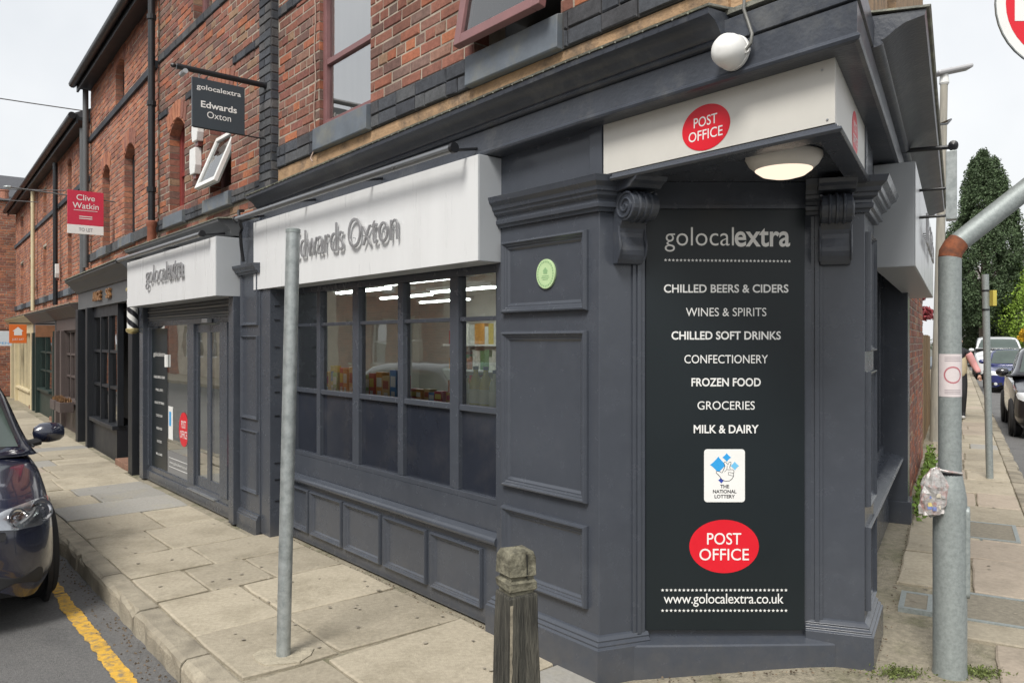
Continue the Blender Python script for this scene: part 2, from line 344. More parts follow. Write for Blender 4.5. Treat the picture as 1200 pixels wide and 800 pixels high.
def star_row(x_left, x_right, z, r, y, n, z2=None):
    m = MB(); z2 = z if z2 is None else z2
    for i in range(n):
        t = i/(n-1); cx = x_left + (x_right-x_left)*t; cz = z + (z2-z)*t
        pts = [(cx + (r if k % 2 == 0 else r*.42)*math.sin(math.pi*k/5), cz + (r if k % 2 == 0 else r*.42)*math.cos(math.pi*k/5)) for k in range(10)]
        m.prism(pts, lambda p, q, s: (p, s, q), y, y+.0008)
    return m

# ---------------------------------------------------------------- brickwork
def solid_grid(m, x0, x1, z0, z1, y0, y1, holes):
    xs = sorted({x0, x1, *[min(max(h[i], x0), x1) for h in holes for i in (0, 1)]}); zs = sorted({z0, z1, *[min(max(h[i], z0), z1) for h in holes for i in (2, 3)]})
    for i in range(len(xs)-1):
        for j in range(len(zs)-1):
            cx, cz = (xs[i]+xs[i+1])/2, (zs[j]+zs[j+1])/2
            if xs[i+1]-xs[i] < 1e-5 or zs[j+1]-zs[j] < 1e-5: continue
            if any(h[0] < cx < h[1] and h[2] < cz < h[3] for h in holes): continue
            m.box(xs[i], xs[i+1], y0, y1, zs[j], zs[j+1])
    return m
PITCH, BL = .0775, .235
def lay_bricks(x0, x1, z0, z1, holes, pitch=PITCH, bl=BL, joint=.011):
    out = []; k = 0; z = z0
    while z < z1 - .02:
        hz = min(pitch, z1-z) - joint*random.uniform(.85, 1.15)
        header = k % 4 == 3
        L_ = bl/2 if header else bl
        x = x0 - (0 if k % 2 == 0 else L_/2) - random.uniform(0, .02)
        while x < x1:
            a, b = max(x, x0), min(x + L_*random.uniform(.97, 1.03), x1)
            x = x + L_ if not header else x + L_
            segs = [(a, min(b, x) - joint)]
            for h in holes:
                if h[2] < z + hz and h[3] > z:
                    ns = []
                    for s, e in segs:
                        if e <= h[0] or s >= h[1]: ns.append((s, e))
                        else:
                            if s < h[0]: ns.append((s, h[0]-.001))
                            if e > h[1]: ns.append((h[1]+.001, e))
                    segs = ns
            for s, e in segs:
                if e - s > .035: out.append((s, e, z, z+hz))
        z += pitch; k += 1
    return out
def brick_template():
    c = .006
    back = [(0,-.10,0),(1,-.10,0),(1,-.10,1),(0,-.10,1)]
    return back
_bm = {}
def brick_mesh(l, h, mat):
    """a brick with a worn, chamfered face; origin at lower corner of its face, face on y=0"""
    key = (round(l, 2), round(h, 3), mat.name, random.randrange(5))
    if key in _bm: return _bm[key]
    c = .005
    def j(): return random.uniform(-.004, .004)
    vs = [(0,-.06,0),(l,-.06,0),(l,-.06,h),(0,-.06,h),(0+j(),-c,0+j()),(l+j(),-c,0+j()),(l+j(),-c,h+j()),(0+j(),-c,h+j()),
          (c,0,c),(l-c,0,c),(l-c,0,h-c),(c,0,h-c)]
    fs = [(4,5,1,0),(5,6,2,1),(6,7,3,2),(7,4,0,3),(8,9,5,4),(9,10,6,5),(10,11,7,6),(11,8,4,7),(8,11,10,9)]
    me = bpy.data.meshes.new('brick'); me.from_pydata(vs, [], [tuple(reversed(f)) for f in fs]); me.materials.append(mat); _bm[key] = me
    bm = bmesh.new(); bm.from_mesh(me); bmesh.ops.recalc_face_normals(bm, faces=bm.faces)
    bm.to_mesh(me); bm.free(); return me
def bricks_joined(lst, y, mat, parent, W, name='bricks'):
    n = len(lst)
    if not n: return None
    A = np.array(lst); c = .005
    l, h = A[:, 1]-A[:, 0], A[:, 3]-A[:, 2]; jit = rng.uniform(-.004, .003, n)
    z = np.zeros(n)
    def P(a, b, d): return np.stack([A[:, 0]+a, y+b+jit, A[:, 2]+d], 1)
    J = lambda: rng.uniform(-.0035, .0035, n)
    V = np.stack([P(z,z-.04,z),P(l,z-.04,z),P(l,z-.04,h),P(z,z-.04,h), P(z+J(),z-c,z+J()),P(l+J(),z-c,z+J()),P(l+J(),z-c,h+J()),P(z+J(),z-c,h+J()),
                  P(z+c,z,z+c),P(l-c,z,z+c),P(l-c,z,h-c),P(z+c,z,h-c)], 1).reshape(-1, 3)
    F = np.array([(4,5,1,0),(5,6,2,1),(6,7,3,2),(7,4,0,3),(8,9,5,4),(9,10,6,5),(10,11,7,6),(11,8,4,7),(8,11,10,9)])[:, ::-1]
    FF = (F[None] + 12*np.arange(n)[:, None, None]).reshape(-1, 4)
    me = bpy.data.meshes.new(name); me.from_pydata(V.tolist(), [], FF.tolist())
    bm = bmesh.new(); bm.from_mesh(me); bmesh.ops.recalc_face_normals(bm, faces=bm.faces); bm.to_mesh(me); bm.free()
    o = put(name, me, mat, parent, W); o['kind'] = 'stuff'; return o
def px_size(frame, b, y):
    p = frame.p(b[0], y, b[2]); q = frame.p(b[1], y, b[3])
    if p.y < .5: return 0
    x0, x1 = 600+900*p.x/p.y, 600+900*q.x/q.y; y0, y1 = 400-900*(p.z-1.65)/p.y, 400-900*(q.z-1.65)/q.y
    cx, cy = (x0+x1)/2, (y0+y1)/2
    if cx < -10 or cx > 1210 or cy < -8 or cy > 810: return 0
    return abs(x1-x0)*abs(y1-y0)
def brick_wall(parent, frame, x0, x1, z0, z1, y, holes, single=0, mat=None, thick=.25, name='brick_wall', mortar=None):
    mat = mat or BRICK
    m = MB(); solid_grid(m, x0, x1, z0, z1, y-thick, y-.006, holes)
    w = m.build(name, mortar or MORTAR, parent, frame.M)
    lst = lay_bricks(x0, x1, z0, z1, holes)
    if single:
        lst.sort(key=lambda b: -px_size(frame, b, y))
        for b in lst[:single]:
            me = brick_mesh(b[1]-b[0], b[3]-b[2], mat)
            put('brick', me, None, w, frame.M @ Matrix.Translation((b[0], y+random.uniform(-.004, .003), b[2])))
        lst = lst[single:]
    bricks_joined(lst, y, mat, w, frame.M)
    rv = MB()
    for h in holes:
        z = z0 + math.ceil((h[2]-z0)/PITCH-1e-6)*PITCH
        while z < min(h[3], z1)-.03:
            for xa, xb in ((h[0]-.002, h[0]+.004), (h[1]-.004, h[1]+.002)): rv.box(xa, xb, y-.118, y-.004, z, z+PITCH-.011)
            z += PITCH
    if rv.v: rv.build('reveal_bricks', mat, w, frame.M)['kind'] = 'stuff'
    return w
def brick_row(parent, frame, x0, x1, z, h, y, mat, l=.235, depth=.05, joint=.009, singles=True):
    """a course of real bricks standing on its own, each one a part"""
    x = x0
    while x < x1-.03:
        L_ = min(random.choice((l, l, l/2, l)), x1-x)
        if singles: put('brick', brick_mesh(L_-joint, h-joint, mat), None, parent, frame.M @ Matrix.Translation((x, y+random.uniform(-.003, .003), z)))
        x += L_
def arch_head(parent, frame, x0, x1, zt, rise, y, depth, mat, vous=True):
    """segmental arch: the corners of the opening are filled, voussoirs stand over it"""
    m = MB(); n = 8; pts = [(x0 + (x1-x0)*i/n, zt - rise*(2*i/n-1)**2) for i in range(n+1)]
    for (a, za), (b, zb) in zip(pts[:-1], pts[1:]):
        m.prism([(a, za), (b, zb), (b, zt+.002), (a, zt+.002)], lambda p, q, s: (p, s, q), y-depth, y-.004)
    o = m.build('arch_infill', mat, parent, frame.M)
    if vous:
        mm = MB(); k = max(5, int((x1-x0)/.08)); cx = (x0+x1)/2
        for i in range(k):
            t = (i+.5)/k*2-1; bx = cx + t*(x1-x0+.08)/2; bz = zt - rise*t*t*.9 + .006; an = t*.38; hw = (x1-x0+.08)/k/2-.005
            c, s_ = math.cos(an), math.sin(an)
            q = [(bx + a*c + b*s_, bz - a*s_ + b*c) for a, b in ((-hw, 0), (hw, 0), (hw*1.12, .2), (-hw*1.12, .2))]
            mm.prism(q, lambda p, r, s: (p, s, r), y-.05, y+.004)
        v = mm.build('arch_bricks', BRICKO, parent, frame.M); v['kind'] = 'stuff'
def sash(parent, frame, x0, x1, z0, z1, y, mat, bars=(.5,), fw=.06, glass=None, blind=True, vbars=(), room=.5):
    """timber window set in its opening: frame, bars, panes, blind and a dim reveal box behind"""
    m = MB(); m.box(x0, x0+fw, y-.06, y, z0, z1); m.box(x1-fw, x1, y-.06, y, z0, z1); m.box(x0+fw, x1-fw, y-.06, y-.001, z0, z0+fw); m.box(x0+fw, x1-fw, y-.06, y-.001, z1-fw, z1)
    w = m.build('window', mat, parent, frame.M, bevel=.004)
    zs = [z0+fw] + [z0 + (z1-z0)*b for b in bars] + [z1-fw]
    for b in zs[1:-1]: MB().box(x0+fw, x1-fw, y-.05, y-.006, b-fw*.4, b+fw*.4).build('glazing_bar', mat, w, frame.M, bevel=.003)
    xs = [x0+fw] + [x0+(x1-x0)*b for b in vbars] + [x1-fw]
    for b in xs[1:-1]: MB().box(b-.012, b+.012, y-.05, y-.012, z0+fw, z1-fw).build('glazing_bar', mat, w, frame.M)
    for i in range(len(zs)-1):
        for j in range(len(xs)-1):
            MB().add([(xs[j], y-.03-.004*i, zs[i]), (xs[j+1], y-.03-.004*i, zs[i]), (xs[j+1], y-.03-.004*i, zs[i+1]), (xs[j], y-.03-.004*i, zs[i+1])], [(3, 2, 1, 0)]).build('pane', glass or GLASSU, w, frame.M, fix=False)
    if blind: MB().box(x0+fw*.6, x1-fw*.6, y-.058, y-.05, z0+(z1-z0)*.02, z1).build('blind', BLIND, w, frame.M)
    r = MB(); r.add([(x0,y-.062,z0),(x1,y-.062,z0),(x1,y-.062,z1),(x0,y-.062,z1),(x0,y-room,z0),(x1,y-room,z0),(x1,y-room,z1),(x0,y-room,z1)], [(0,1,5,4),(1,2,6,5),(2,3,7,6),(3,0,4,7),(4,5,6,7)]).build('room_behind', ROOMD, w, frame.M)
    return w
# ---------------------------------------------------------------- ground, road, pavements
ROADZ = -.13
m = MB(); n = 24
xs = [-600, -200, -80] + [0, .4, .7, 1.0, 1.3, 1.6] + [80, 200, 600]
def sheet(name, ys, dz, mat, xs=xs):
    m = MB(); nx = len(xs)
    for y in ys:
        for x in xs: m.v.append((x, y, gz(x)+dz))
    for j in range(len(ys)-1):
        for i in range(nx-1): m.f.append((j*nx+i, j*nx+i+1, (j+1)*nx+i+1, (j+1)*nx+i))
    o = m.build(name, mat); tag(o, kind='structure'); return o
sheet('ground', [-600, -100, 0, 100, 900], ROADZ-.03, GRASS)
sheet('road', [-40, -10, 0, 10, 30, 70], ROADZ, ASPH, [-40, -20, 0, .4, .7, 1.0, 1.3, 1.6, 20, 45])

# pavement bed: polygon round the corner, kerb line swept with a curve
KL, KR = 1.345, .93          # kerb line distances from the two facades
def line_hit(f1, w1, f2, w2):
    a, b = f1.p(0, w1), f2.p(0, w2); d1, d2 = f1.d, f2.d
    det = d1.x*(-d2.y) - (-d2.x)*d1.y; r = b - a
    t = (r.x*(-d2.y) - (-d2.x)*r.y) / det; return t
def S(wl, wr=None): return FL.p(line_hit(FL, wl, FR, wl if wr is None else wr), wl)
def kerb_path(dw):
    c = S(KL+dw, KR+dw); a = -FL.d; b = -FR.d; rad = 1.5
    p0 = c - a*rad; p2 = c + b*rad
    arc = [(p0*(1-t)**2 + c*2*t*(1-t) + p2*t*t) for t in [i/8 for i in range(9)]]
    return [FL.p(30, KL+dw)] + arc + [RP(60, KR+dw)]
bed = [p for p in kerb_path(.06)]
inner = [RP(60, -3), RP(0, -.6), FL.p(0, -.6), FL.p(30, -3)]
m = MB(); N_ = 40
# strip mesh between the kerb and the facade line so that the height can follow gz
outer = kerb_path(.06)
inn = [FL.p(30, -1)] + [FL.p(1.5, -.5), FL.p(.8, -.5), FL.p(.3, -.5), FL.p(0, -.5), Vector((1.0, 4.2, 0)), RP(0, -.5), RP(.3, -.5), RP(.9, -.5), RP(1.4, -.5)] [:9] + [RP(60, -1)]
for k in range(len(outer)):
    a, b = outer[k], inn[k]
    for i in range(N_+1):
        t = i/N_; p = a*(1-t) + b*t; m.v.append((p.x, p.y, gz(p.x) - .018))
for k in range(len(outer)-1):
    for i in range(N_): m.f.append((k*(N_+1)+i, k*(N_+1)+i+1, (k+1)*(N_+1)+i+1, (k+1)*(N_+1)+i))
pavement = m.build('pavement', BED); tag(pavement, kind='structure')

def flag(quad, mat, lift=0.0, th=.06):
    """a paving slab from four ground points, worn edges, its own small tilt"""
    c = sum(quad, Vector((0, 0, 0)))/4; m = MB(); e = .010
    tl = [random.uniform(-.003, .004) for _ in range(4)]
    # subdivide edges so that the outline is not ruler straight
    ring = []
    for i in range(4):
        a, b = quad[i], quad[(i+1) % 4]; L_ = (b-a).length; nn = max(2, int(L_/.16)); nrm = Vector(((b-a).y, -(b-a).x, 0)).normalized()
        for k in range(nn):
            t = k/nn; p = a*(1-t)+b*t
            if k: p = p + nrm*random.uniform(-.006, .004)
            else: p = p + (c-p).normalized()*random.uniform(.0, .014)
            ring.append((p, tl[i]*(1-t)+tl[(i+1) % 4]*t))
    n = len(ring)
    for p, dz in ring: m.v.append((p.x, p.y, gz(p.x)-th))
    for p, dz in ring: m.v.append((p.x, p.y, gz(p.x)+dz+lift-.006))
    for p, dz in ring:
        q = p + (c-p).normalized()*e*1.3; m.v.append((q.x, q.y, gz(q.x)+dz+lift))
    for i in range(n):
        j = (i+1) % n; m.f.append((i, j, n+j, n+i)); m.f.append((n+i, n+j, 2*n+j, 2*n+i))
    m.v.append((c.x, c.y, gz(c.x)+lift+sum(tl)/4))
    for i in range(n): m.f.append((2*n+i, 2*n+(i+1) % n, 3*n))
    # centre the mesh on the slab
    m.v = [(x-c.x, y-c.y, z) for x, y, z in m.v]
    o = m.build('flagstone', mat, pavement, T(c.x, c.y)); return o
random.seed(21)
J = .007
u = -.35; course = 0
while u < 19:
    cw = random.choice((.52, .62, .7, .8, .46)) if u > 2.8 else random.choice((.62, .74, .84))
    w0 = .02 if u < 3.78 else .24
    if u > 7.4: w0 = .2 - (u-7.4)*.035
    cuts = [w0]
    wmax = KL-.005
    first = random.uniform(.35, .9)
    if wmax - w0 - first > .25: cuts.append(w0+first)
    if course % 3 == 1 and len(cuts) == 2 and wmax-cuts[-1] > .75: cuts.append(cuts[-1]+random.uniform(.35, .45))
    cuts.append(wmax)
    sk = random.uniform(-.03, .03)
    for i in range(len(cuts)-1):
        a, b = cuts[i], cuts[i+1]; s1, s2 = random.uniform(-.012, .012), random.uniform(-.012, .012)
        mat = FLAG if random.random() < .84 else (FLAGG if random.random() < .55 else FLAGP)
        if 5.2 < u < 6.8 and a < .5: mat = FLAGG
        u1 = u + cw
        q = [FL.p(u+J, a+J+s1*0), FL.p(u+J+sk, b-J), FL.p(u1-J+sk, b-J), FL.p(u1-J, a+J)]
        flag(q, mat, random.uniform(-.003, .003))
    u += cw; course += 1
u = .02; course = 0
while u < 45:
    cw = random.choice((.6, .75, .9)); a0, a1 = .04, KR-.005
    cut = random.choice((.34, .40, .46)) if course % 2 else random.choice((.48, .56))
    for a, b in ((a0, cut), (cut, a1)):
        mat = FLAG if random.random() < .7 else (FLAGP if random.random() < .7 else FLAGG)
        if 1.5 < u < 3.2 and a > .2: mat = FLAGP
        if u < .9 and b <= .6: continue
        flag([RP(u+J, a+J), RP(u+cw-J, a+J), RP(u+cw-J, b-J), RP(u+J, b-J)][::-1], mat, random.uniform(-.004, .004))
    u += cw; course += 1

kerb = bpy.data.objects.new('kerb', None); col.objects.link(kerb); WM['kerb'] = Matrix.Identity(4); tag(kerb, kind='structure')
def kerb_run(pts, w=.15):
    """individual kerb stones along a path, outward on the right hand"""
    P = [Vector((p.x, p.y, 0)) for p in pts]; seg = []
    for a, b in zip(P[:-1], P[1:]):
        L_ = (b-a).length; d = (b-a)/L_; t = 0
        while t < L_-.02:
            l = min(random.uniform(.55, 1.0), L_-t) if L_ > 1.2 else L_
            if L_-t-l < .2: l = L_-t
            seg.append((a+d*t, d, l)); t += l
    for p, d, l in seg:
        nrm = Vector((d.y, -d.x, 0)); m = MB(); k = max(3, int(l/.14)); prof = [(0, -.19), (0, -.004), (.012, 0), (.115, -.002), (.142, -.016), (.15, -.04), (.155, -.19)]
        dz = random.uniform(-.006, .004)
        for i in range(k+1):
            t = .006 + (l-.012)*i/k; ch = random.random() < .18
            for j, (o, z) in enumerate(prof):
                jj = random.uniform(-.004, .004); oo = o + (jj*1.6 if j >= 3 else 0) - (.018 if ch and j in (4, 5) else 0); q = d*t + nrm*oo
                m.v.append((q.x, q.y, gz(p.x+q.x) + z + dz + (jj*.5 if j in (2, 3, 4) else 0) - (.012 if ch and j == 4 else 0)))
        K = len(prof)
        for i in range(k):
            for j in range(K-1): m.f.append((i*K+j, i*K+j+1, (i+1)*K+j+1, (i+1)*K+j))
        m.f.append(tuple(range(K))); m.f.append(tuple(range(k*K, (k+1)*K))[::-1])
        m.build('kerb_stone', KERB, kerb, T(p.x, p.y))
kerb_run([FL.p(20, KL), kerb_path(0)[1]]); kerb_run(kerb_path(0)[1:-1]); kerb_run([kerb_path(0)[-2], RP(45, KR)])

# worn single yellow line beside the kerb, ragged edges
m = MB(); k = 0; uu = .9; prev = None; ja = jb = 0
while uu < 19:
    ja, jb = .8*ja + random.uniform(-.005, .005), .8*jb + random.uniform(-.006, .006); e0, e1 = 1.66 + ja + random.uniform(-.004, .004), 1.745 + jb + random.uniform(-.004, .004)
    a, b = FL.p(uu, e0), FL.p(uu, e1); cur = ((a.x, a.y, gz(a.x)+ROADZ+.004), (b.x, b.y, gz(b.x)+ROADZ+.004))
    if prev and random.random() > .015: m.add([prev[0], prev[1], cur[1], cur[0]], [(0, 1, 2, 3)])
    prev = cur; uu += .022
yl = m.build('yellow_line', YEL, bpy.data.objects['road'], Matrix.Identity(4))
# gutter grit: leaf crumbs and small stones
m = MB()
for _ in range(700):
    uu = random.uniform(1.0, 9); ww = 1.505 + abs(random.gauss(0, .07)); p = FL.p(uu, ww); r = random.uniform(.003, .011); z = gz(p.x)+ROADZ
    a = random.uniform(0, 6.3); m.add([(p.x+r*math.cos(a), p.y+r*math.sin(a), z+.001), (p.x+r*math.cos(a+2), p.y+r*math.sin(a+2), z+.002), (p.x+r*math.cos(a+4), p.y+r*math.sin(a+4), z+.002), (p.x, p.y, z+r)], [(0, 1, 3), (1, 2, 3), (2, 0, 3)])
for _ in range(380):
    t = random.random(); p = FL.p(random.uniform(-.3, 4.3), .01 + abs(random.gauss(0, .02))) if t < .5 else RP(random.uniform(-.2, 4), .03 + abs(random.gauss(0, .03)))
    if t > .85: p = Vector((random.uniform(.7, 1.7), 3.70 + abs(random.gauss(0, .03)), 0))
    r = random.uniform(.003, .009); z = gz(p.x)-.004; a = random.uniform(0, 6.3)
    m.add([(p.x+r*math.cos(a), p.y+r*math.sin(a), z), (p.x+r*math.cos(a+2), p.y+r*math.sin(a+2), z), (p.x+r*math.cos(a+4), p.y+r*math.sin(a+4), z), (p.x, p.y, z+r)], [(0, 1, 3), (1, 2, 3), (2, 0, 3)])
o = m.build('gutter_grit', M('grit', (.12, .09, .06), .95, .4, 40, 0, rnd=.5)); tag(o, 'leaf crumbs and grit lying along the kerb and shop base', 'debris', kind='stuff')

# manhole covers in the side pavement
def cover(name, u0, u1, w0, w1, label):
    z = gz(3)+.006; t = thing(name, RP((u0+u1)/2, (w0+w1)/2, 0) and T(*RP((u0+u1)/2, (w0+w1)/2)[:2]), label, 'manhole cover')
    a = MB(); a.plan([RP(u0, w0), RP(u1, w0), RP(u1, w1), RP(u0, w1)], z-.03, z); a.build('cover_plate', M('concrete_infill', (.20, .18, .14), .9, .25, 30, .6, 90), t, Matrix.Identity(4))
    b = MB(); e = .03
    for q in ([RP(u0-e, w0-e), RP(u1+e, w0-e), RP(u1+e, w0), RP(u0-e, w0)], [RP(u0-e, w1), RP(u1+e, w1), RP(u1+e, w1+e), RP(u0-e, w1+e)], [RP(u0-e, w0), RP(u0, w0), RP(u0, w1), RP(u0-e, w1)], [RP(u1, w0), RP(u1+e, w0), RP(u1+e, w1), RP(u1, w1)]):
        b.plan(q, z-.03, z+.004)
    b.build('cover_frame', GALVW, t, Matrix.Identity(4))
cover('manhole_cover', .95, 1.45, .44, .80, 'concrete filled manhole cover right of the bent sign post')
cover('manhole_cover', 3.1, 3.7, .42, .8, 'manhole cover further up the side pavement near the slim pole')
cover('inspection_cover', .98, 1.28, .12, .24, 'small dark inspection cover between shop base and bent sign post')

# old chewing gum and lichen spots trodden into the slabs
m = MB()
for _ in range(150):
    if random.random() < .7: p = FL.p(random.uniform(-.2, 9), random.uniform(.1, 1.3))
    else: p = RP(random.uniform(.9, 9), random.uniform(.1, .9))
    r = random.uniform(.006, .016); b = len(m.v); k = 8
    for i in range(k):
        a = 2*math.pi*i/k; rr = r*random.uniform(.75, 1.15); m.v.append((p.x+rr*math.cos(a), p.y+rr*math.sin(a), gz(p.x)+.0085))
    m.f.append(tuple(range(b, b+k)))
gum = m.build('gum_spots', M('gum_spot', (.27, .24, .19), .9, .3, 9, 0, rnd=.3), pavement, Matrix.Identity(4), fix=False)
gum['kind'] = 'stuff'
# ================================================================ the corner shop
random.seed(5)
CB = thing('corner_building', T(.426, 3.76), 'charcoal painted corner shop with canted entrance bay and red brick storey above', 'building')
I4 = Matrix.Identity(4)
S0 = S(0)
PIL1 = [FL.p(.80, -.10), FL.p(.80, 0), FL.p(0, 0), Vector((.676, 3.85, 0))]
PIL2 = [Vector((1.485, 3.89, 0)), Vector((1.745, 3.80, 0)), RP(.46, 0), RP(.46, -.2)]
CAP = [(-.02, 2.285), (.018, 2.285), (.022, 2.30), (.034, 2.305), (.036, 2.325), (.03, 2.33), (.03, 2.345), (.05, 2.36), (.052, 2.375), (.062, 2.38), (.066, 2.40), (.085, 2.42), (.09, 2.438), (.094, 2.45), (-.02, 2.462)]
PLIN = [(-.02, -.05), (.045, -.05), (.045, .155), (.034, .163), (.036, .172), (.022, .183), (.024, .192), (.010, .206), (.0, .212), (-.02, .212)]
def moulded_panel(x0, x1, z0, z1, y, d=.03, h=.02):
    return MB().ring(x0, x1, z0, z1, y, [(-.001, -.004), (0, h*.45), (d*.10, h*.95), (d*.24, h), (d*.40, h*.62), (d*.48, h*.62), (d*.60, h*.32), (d*.72, h*.32), (d*.9, h*.06), (d, -.001), (d+.004, -.002)])
# --- left pilaster
p = MB().plan(PIL1 + [Vector((.9, 4.2, 0)), FL.p(.5, -.35)], -.05, 2.45).build('pilaster', PAINT, CB, I4, bevel=.004)
MB().sweep(PIL1, PLIN).build('plinth', PAINT, p, I4, bevel=.0015)
MB().sweep(PIL1, CAP).build('capital', PAINT, p, I4, bevel=.0015)
mm = MB()
for i in range(44):
    uu = .80 - i*.0188
    mm.add(*(lambda q: (q.v, q.f))(MB().box(uu-.006, uu+.006, .028, .043, 2.352, 2.364)))
mm.build('dentil_row', PAINT, p, FL.M)
for z0, z1 in ((1.805, 2.205), (.845, 1.705), (.325, .735)):
    moulded_panel(.07, .73, z0, z1, 0, .058, .032).build('moulded_panel', PAINT, p, FL.M, bevel=.001)
# stepped architrave beside the corner panel
def stepped(a, b, name='architrave'):
    m = MB(); d = (b-a).normalized(); nrm = Vector((d.y, -d.x, 0))
    L_ = (b-a).length
    for k, (t0, t1, o) in enumerate(((.68, .76, .012), (.76, .84, .022), (.84, .93, .014), (.93, 1.0, .004))):
        q = [a+d*(L_*t0)-nrm*.02, a+d*(L_*t1)-nrm*.02, a+d*(L_*t1)+nrm*o, a+d*(L_*t0)+nrm*o]; m.plan(q, .2, 2.28)
    return m.build(name, PAINT, CB, I4, bevel=.0015)
stepped(PIL1[2], PIL1[3])
m = MB(); a, b = PIL2[0], PIL2[1]; d = (b-a).normalized(); nrm = Vector((d.y, -d.x, 0)); L_ = (b-a).length
for t0, t1, o in ((0, .07, .004), (.07, .16, .014), (.16, .24, .022), (.24, .30, .012)):
    m.plan([a+d*(L_*t0)-nrm*.02, a+d*(L_*t1)-nrm*.02, a+d*(L_*t1)+nrm*o, a+d*(L_*t0)+nrm*o], .2, 2.28)
m.build('architrave', PAINT, CB, I4, bevel=.0015)
# --- right pilaster
p = MB().plan(PIL2 + [Vector((1.9, 4.25, 0)), Vector((1.5, 4.2, 0))], -.05, 2.45).build('pilaster', PAINT, CB, I4, bevel=.004)
MB().sweep(PIL2, [(o, z+(.05 if z < .1 else .05)) for o, z in PLIN]).build('plinth', PAINT, p, I4, bevel=.0015)
MB().sweep(PIL2, [(o*1.25, z) for o, z in CAP]).build('capital', PAINT, p, I4, bevel=.0015)
mm = MB()
for i in range(22):
    a = .02 + i*.0188; mm.box(-a-.006, -a+.006, .034, .052, 2.352, 2.364)
mm.build('dentil_row', PAINT, p, FR.M)
for z0, z1 in ((1.60, 2.20), (.82, 1.50), (.30, .72)):
    moulded_panel(-.40, -.06, z0, z1, 0, .035, .024).build('moulded_panel', PAINT, p, FR.M, bevel=.001)
# --- canted bay wall and step
MB().plan([Vector((.64, 3.862, 0)), Vector((1.52, 3.868, 0)), Vector((1.52, 4.1, 0)), Vector((.64, 4.1, 0))], .0, 2.45).build('bay_wall', PAINT, CB, I4)
MB().sweep([Vector((.60, 3.775, 0)), Vector((1.60, 3.80, 0))], [(-.12, -.03), (0, -.03), (0, .148), (-.006, .156), (-.07, .172), (-.12, .172)]).build('bay_plinth', PAINT, CB, I4, bevel=.002)
MB().plan([Vector((.655, 3.85, 0)), Vector((1.50, 3.85, 0)), Vector((1.50, 3.87, 0)), Vector((.655, 3.87, 0))], 2.315, 2.335).build('head_rail', PAINT, CB, I4)
# --- scroll brackets
def console(c, nrm, right, name='scroll_bracket'):
    """S-shaped bracket; profile in (out, z); c = foot centre on the wall, right = unit vector across"""
    prof = [(0, 0)]
    import math as mt
    for i in range(9):
        t = i/8; prof.append((.035 + .03*t + .012*mt.sin(t*5), .0 + .17*t))
    for i in range(15):
        a = -mt.pi*.62 + i/14*mt.pi*1.25; prof.append((.095 + .068*mt.cos(a), .265 + .068*mt.sin(a)))
    prof += [(.06, .345), (0, .35)]
    fn = lambda p, q, s: (c.x + nrm.x*p*1.3 + right.x*s, c.y + nrm.y*p*1.3 + right.y*s, c.z + q)
    b = MB().prism(prof, fn, -.07, .07).build(name, PAINTO, CB, I4, bevel=.004)
    for s in (-1, 1):            # volutes on both cheeks, raised spiral
        path = []; 
        for i in range(40):
            t = i/39; a = t*mt.pi*4.2 + 1.0; r = .062*(1-t)+.006
            path.append(fn(.097 + r*mt.cos(a), .265 + r*mt.sin(a), s*.071))
        MB().tube(path, .0065, 6).build('volute', PAINTO, b, I4, smooth=True)
        path = [fn(.045 + .02*t + .012*mt.sin(t*5), .02 + .17*t, s*.071) for t in [i/10 for i in range(11)]]
        MB().tube(path, .006, 6).build('volute', PAINTO, b, I4, smooth=True)
    for s in (-.032, 0, .032):   # ribs down the front
        path = [fn(.095 + .069*mt.cos(a), .265 + .069*mt.sin(a), s) for a in [-mt.pi*.55 + i/12*mt.pi*1.0 for i in range(13)]]
        MB().tube(path, .0075, 6).build('rib', PAINTO, b, I4, smooth=True)
    cap = [(-.0, .345), (.15, .345), (.165, .36), (.19, .37), (.2, .39), (0, .39)]
    MB().prism(cap, fn, -.085, .085).build('bracket_cap', PAINTO, b, I4, bevel=.003)
n1 = Vector((.339, -.94, 0)); n2 = Vector((-.327, -.945, 0))
c1 = PIL1[2]*.45 + PIL1[3]*.55; c1.z = 2.03; c2 = PIL2[1]*.5 + PIL2[0]*.5; c2.z = 2.03
console(c1, n1, Vector((.94, .339, 0))); console(c2, n2, Vector((.945, -.327, 0)))
# --- entablature block above pilaster 1, overhang and soffit
UL, UR = -.029, -.02
MB().box(.02, .845, -.12, -.004, 2.462, 2.86).build('entablature_panel', PAINT, CB, FL.M)
e = MB(); e.box(-.028, .055, -.1, .012, 2.462, 2.86); e.build('entablature_post', PAINT, CB, FL.M, bevel=.003)
MB().box(-.46, .02, -.12, -.004, 2.462, 2.86).build('entablature_panel', PAINT, CB, FR.M)
MB().box(-.03, .06, -.1, .012, 2.462, 2.86).build('entablature_post', PAINT, CB, FR.M, bevel=.003)
S9 = S(-.012)
soff = MB().plan([FL.p(.1, -.012), S9, RP(.1, -.012), Vector((1.55, 4.0, 0)), Vector((.62, 4.0, 0))], 2.452, 2.468).build('soffit', PAINT, CB, I4)
MB().sweep([FL.p(-.10, 0), S0, RP(-.10, 0)], [(-.06, 2.415), (.028, 2.415), (.036, 2.425), (.032, 2.434), (.018, 2.44), (.016, 2.45), (.0, 2.455), (-.06, 2.45)]).build('soffit_moulding', PAINT, CB, I4, bevel=.0015)
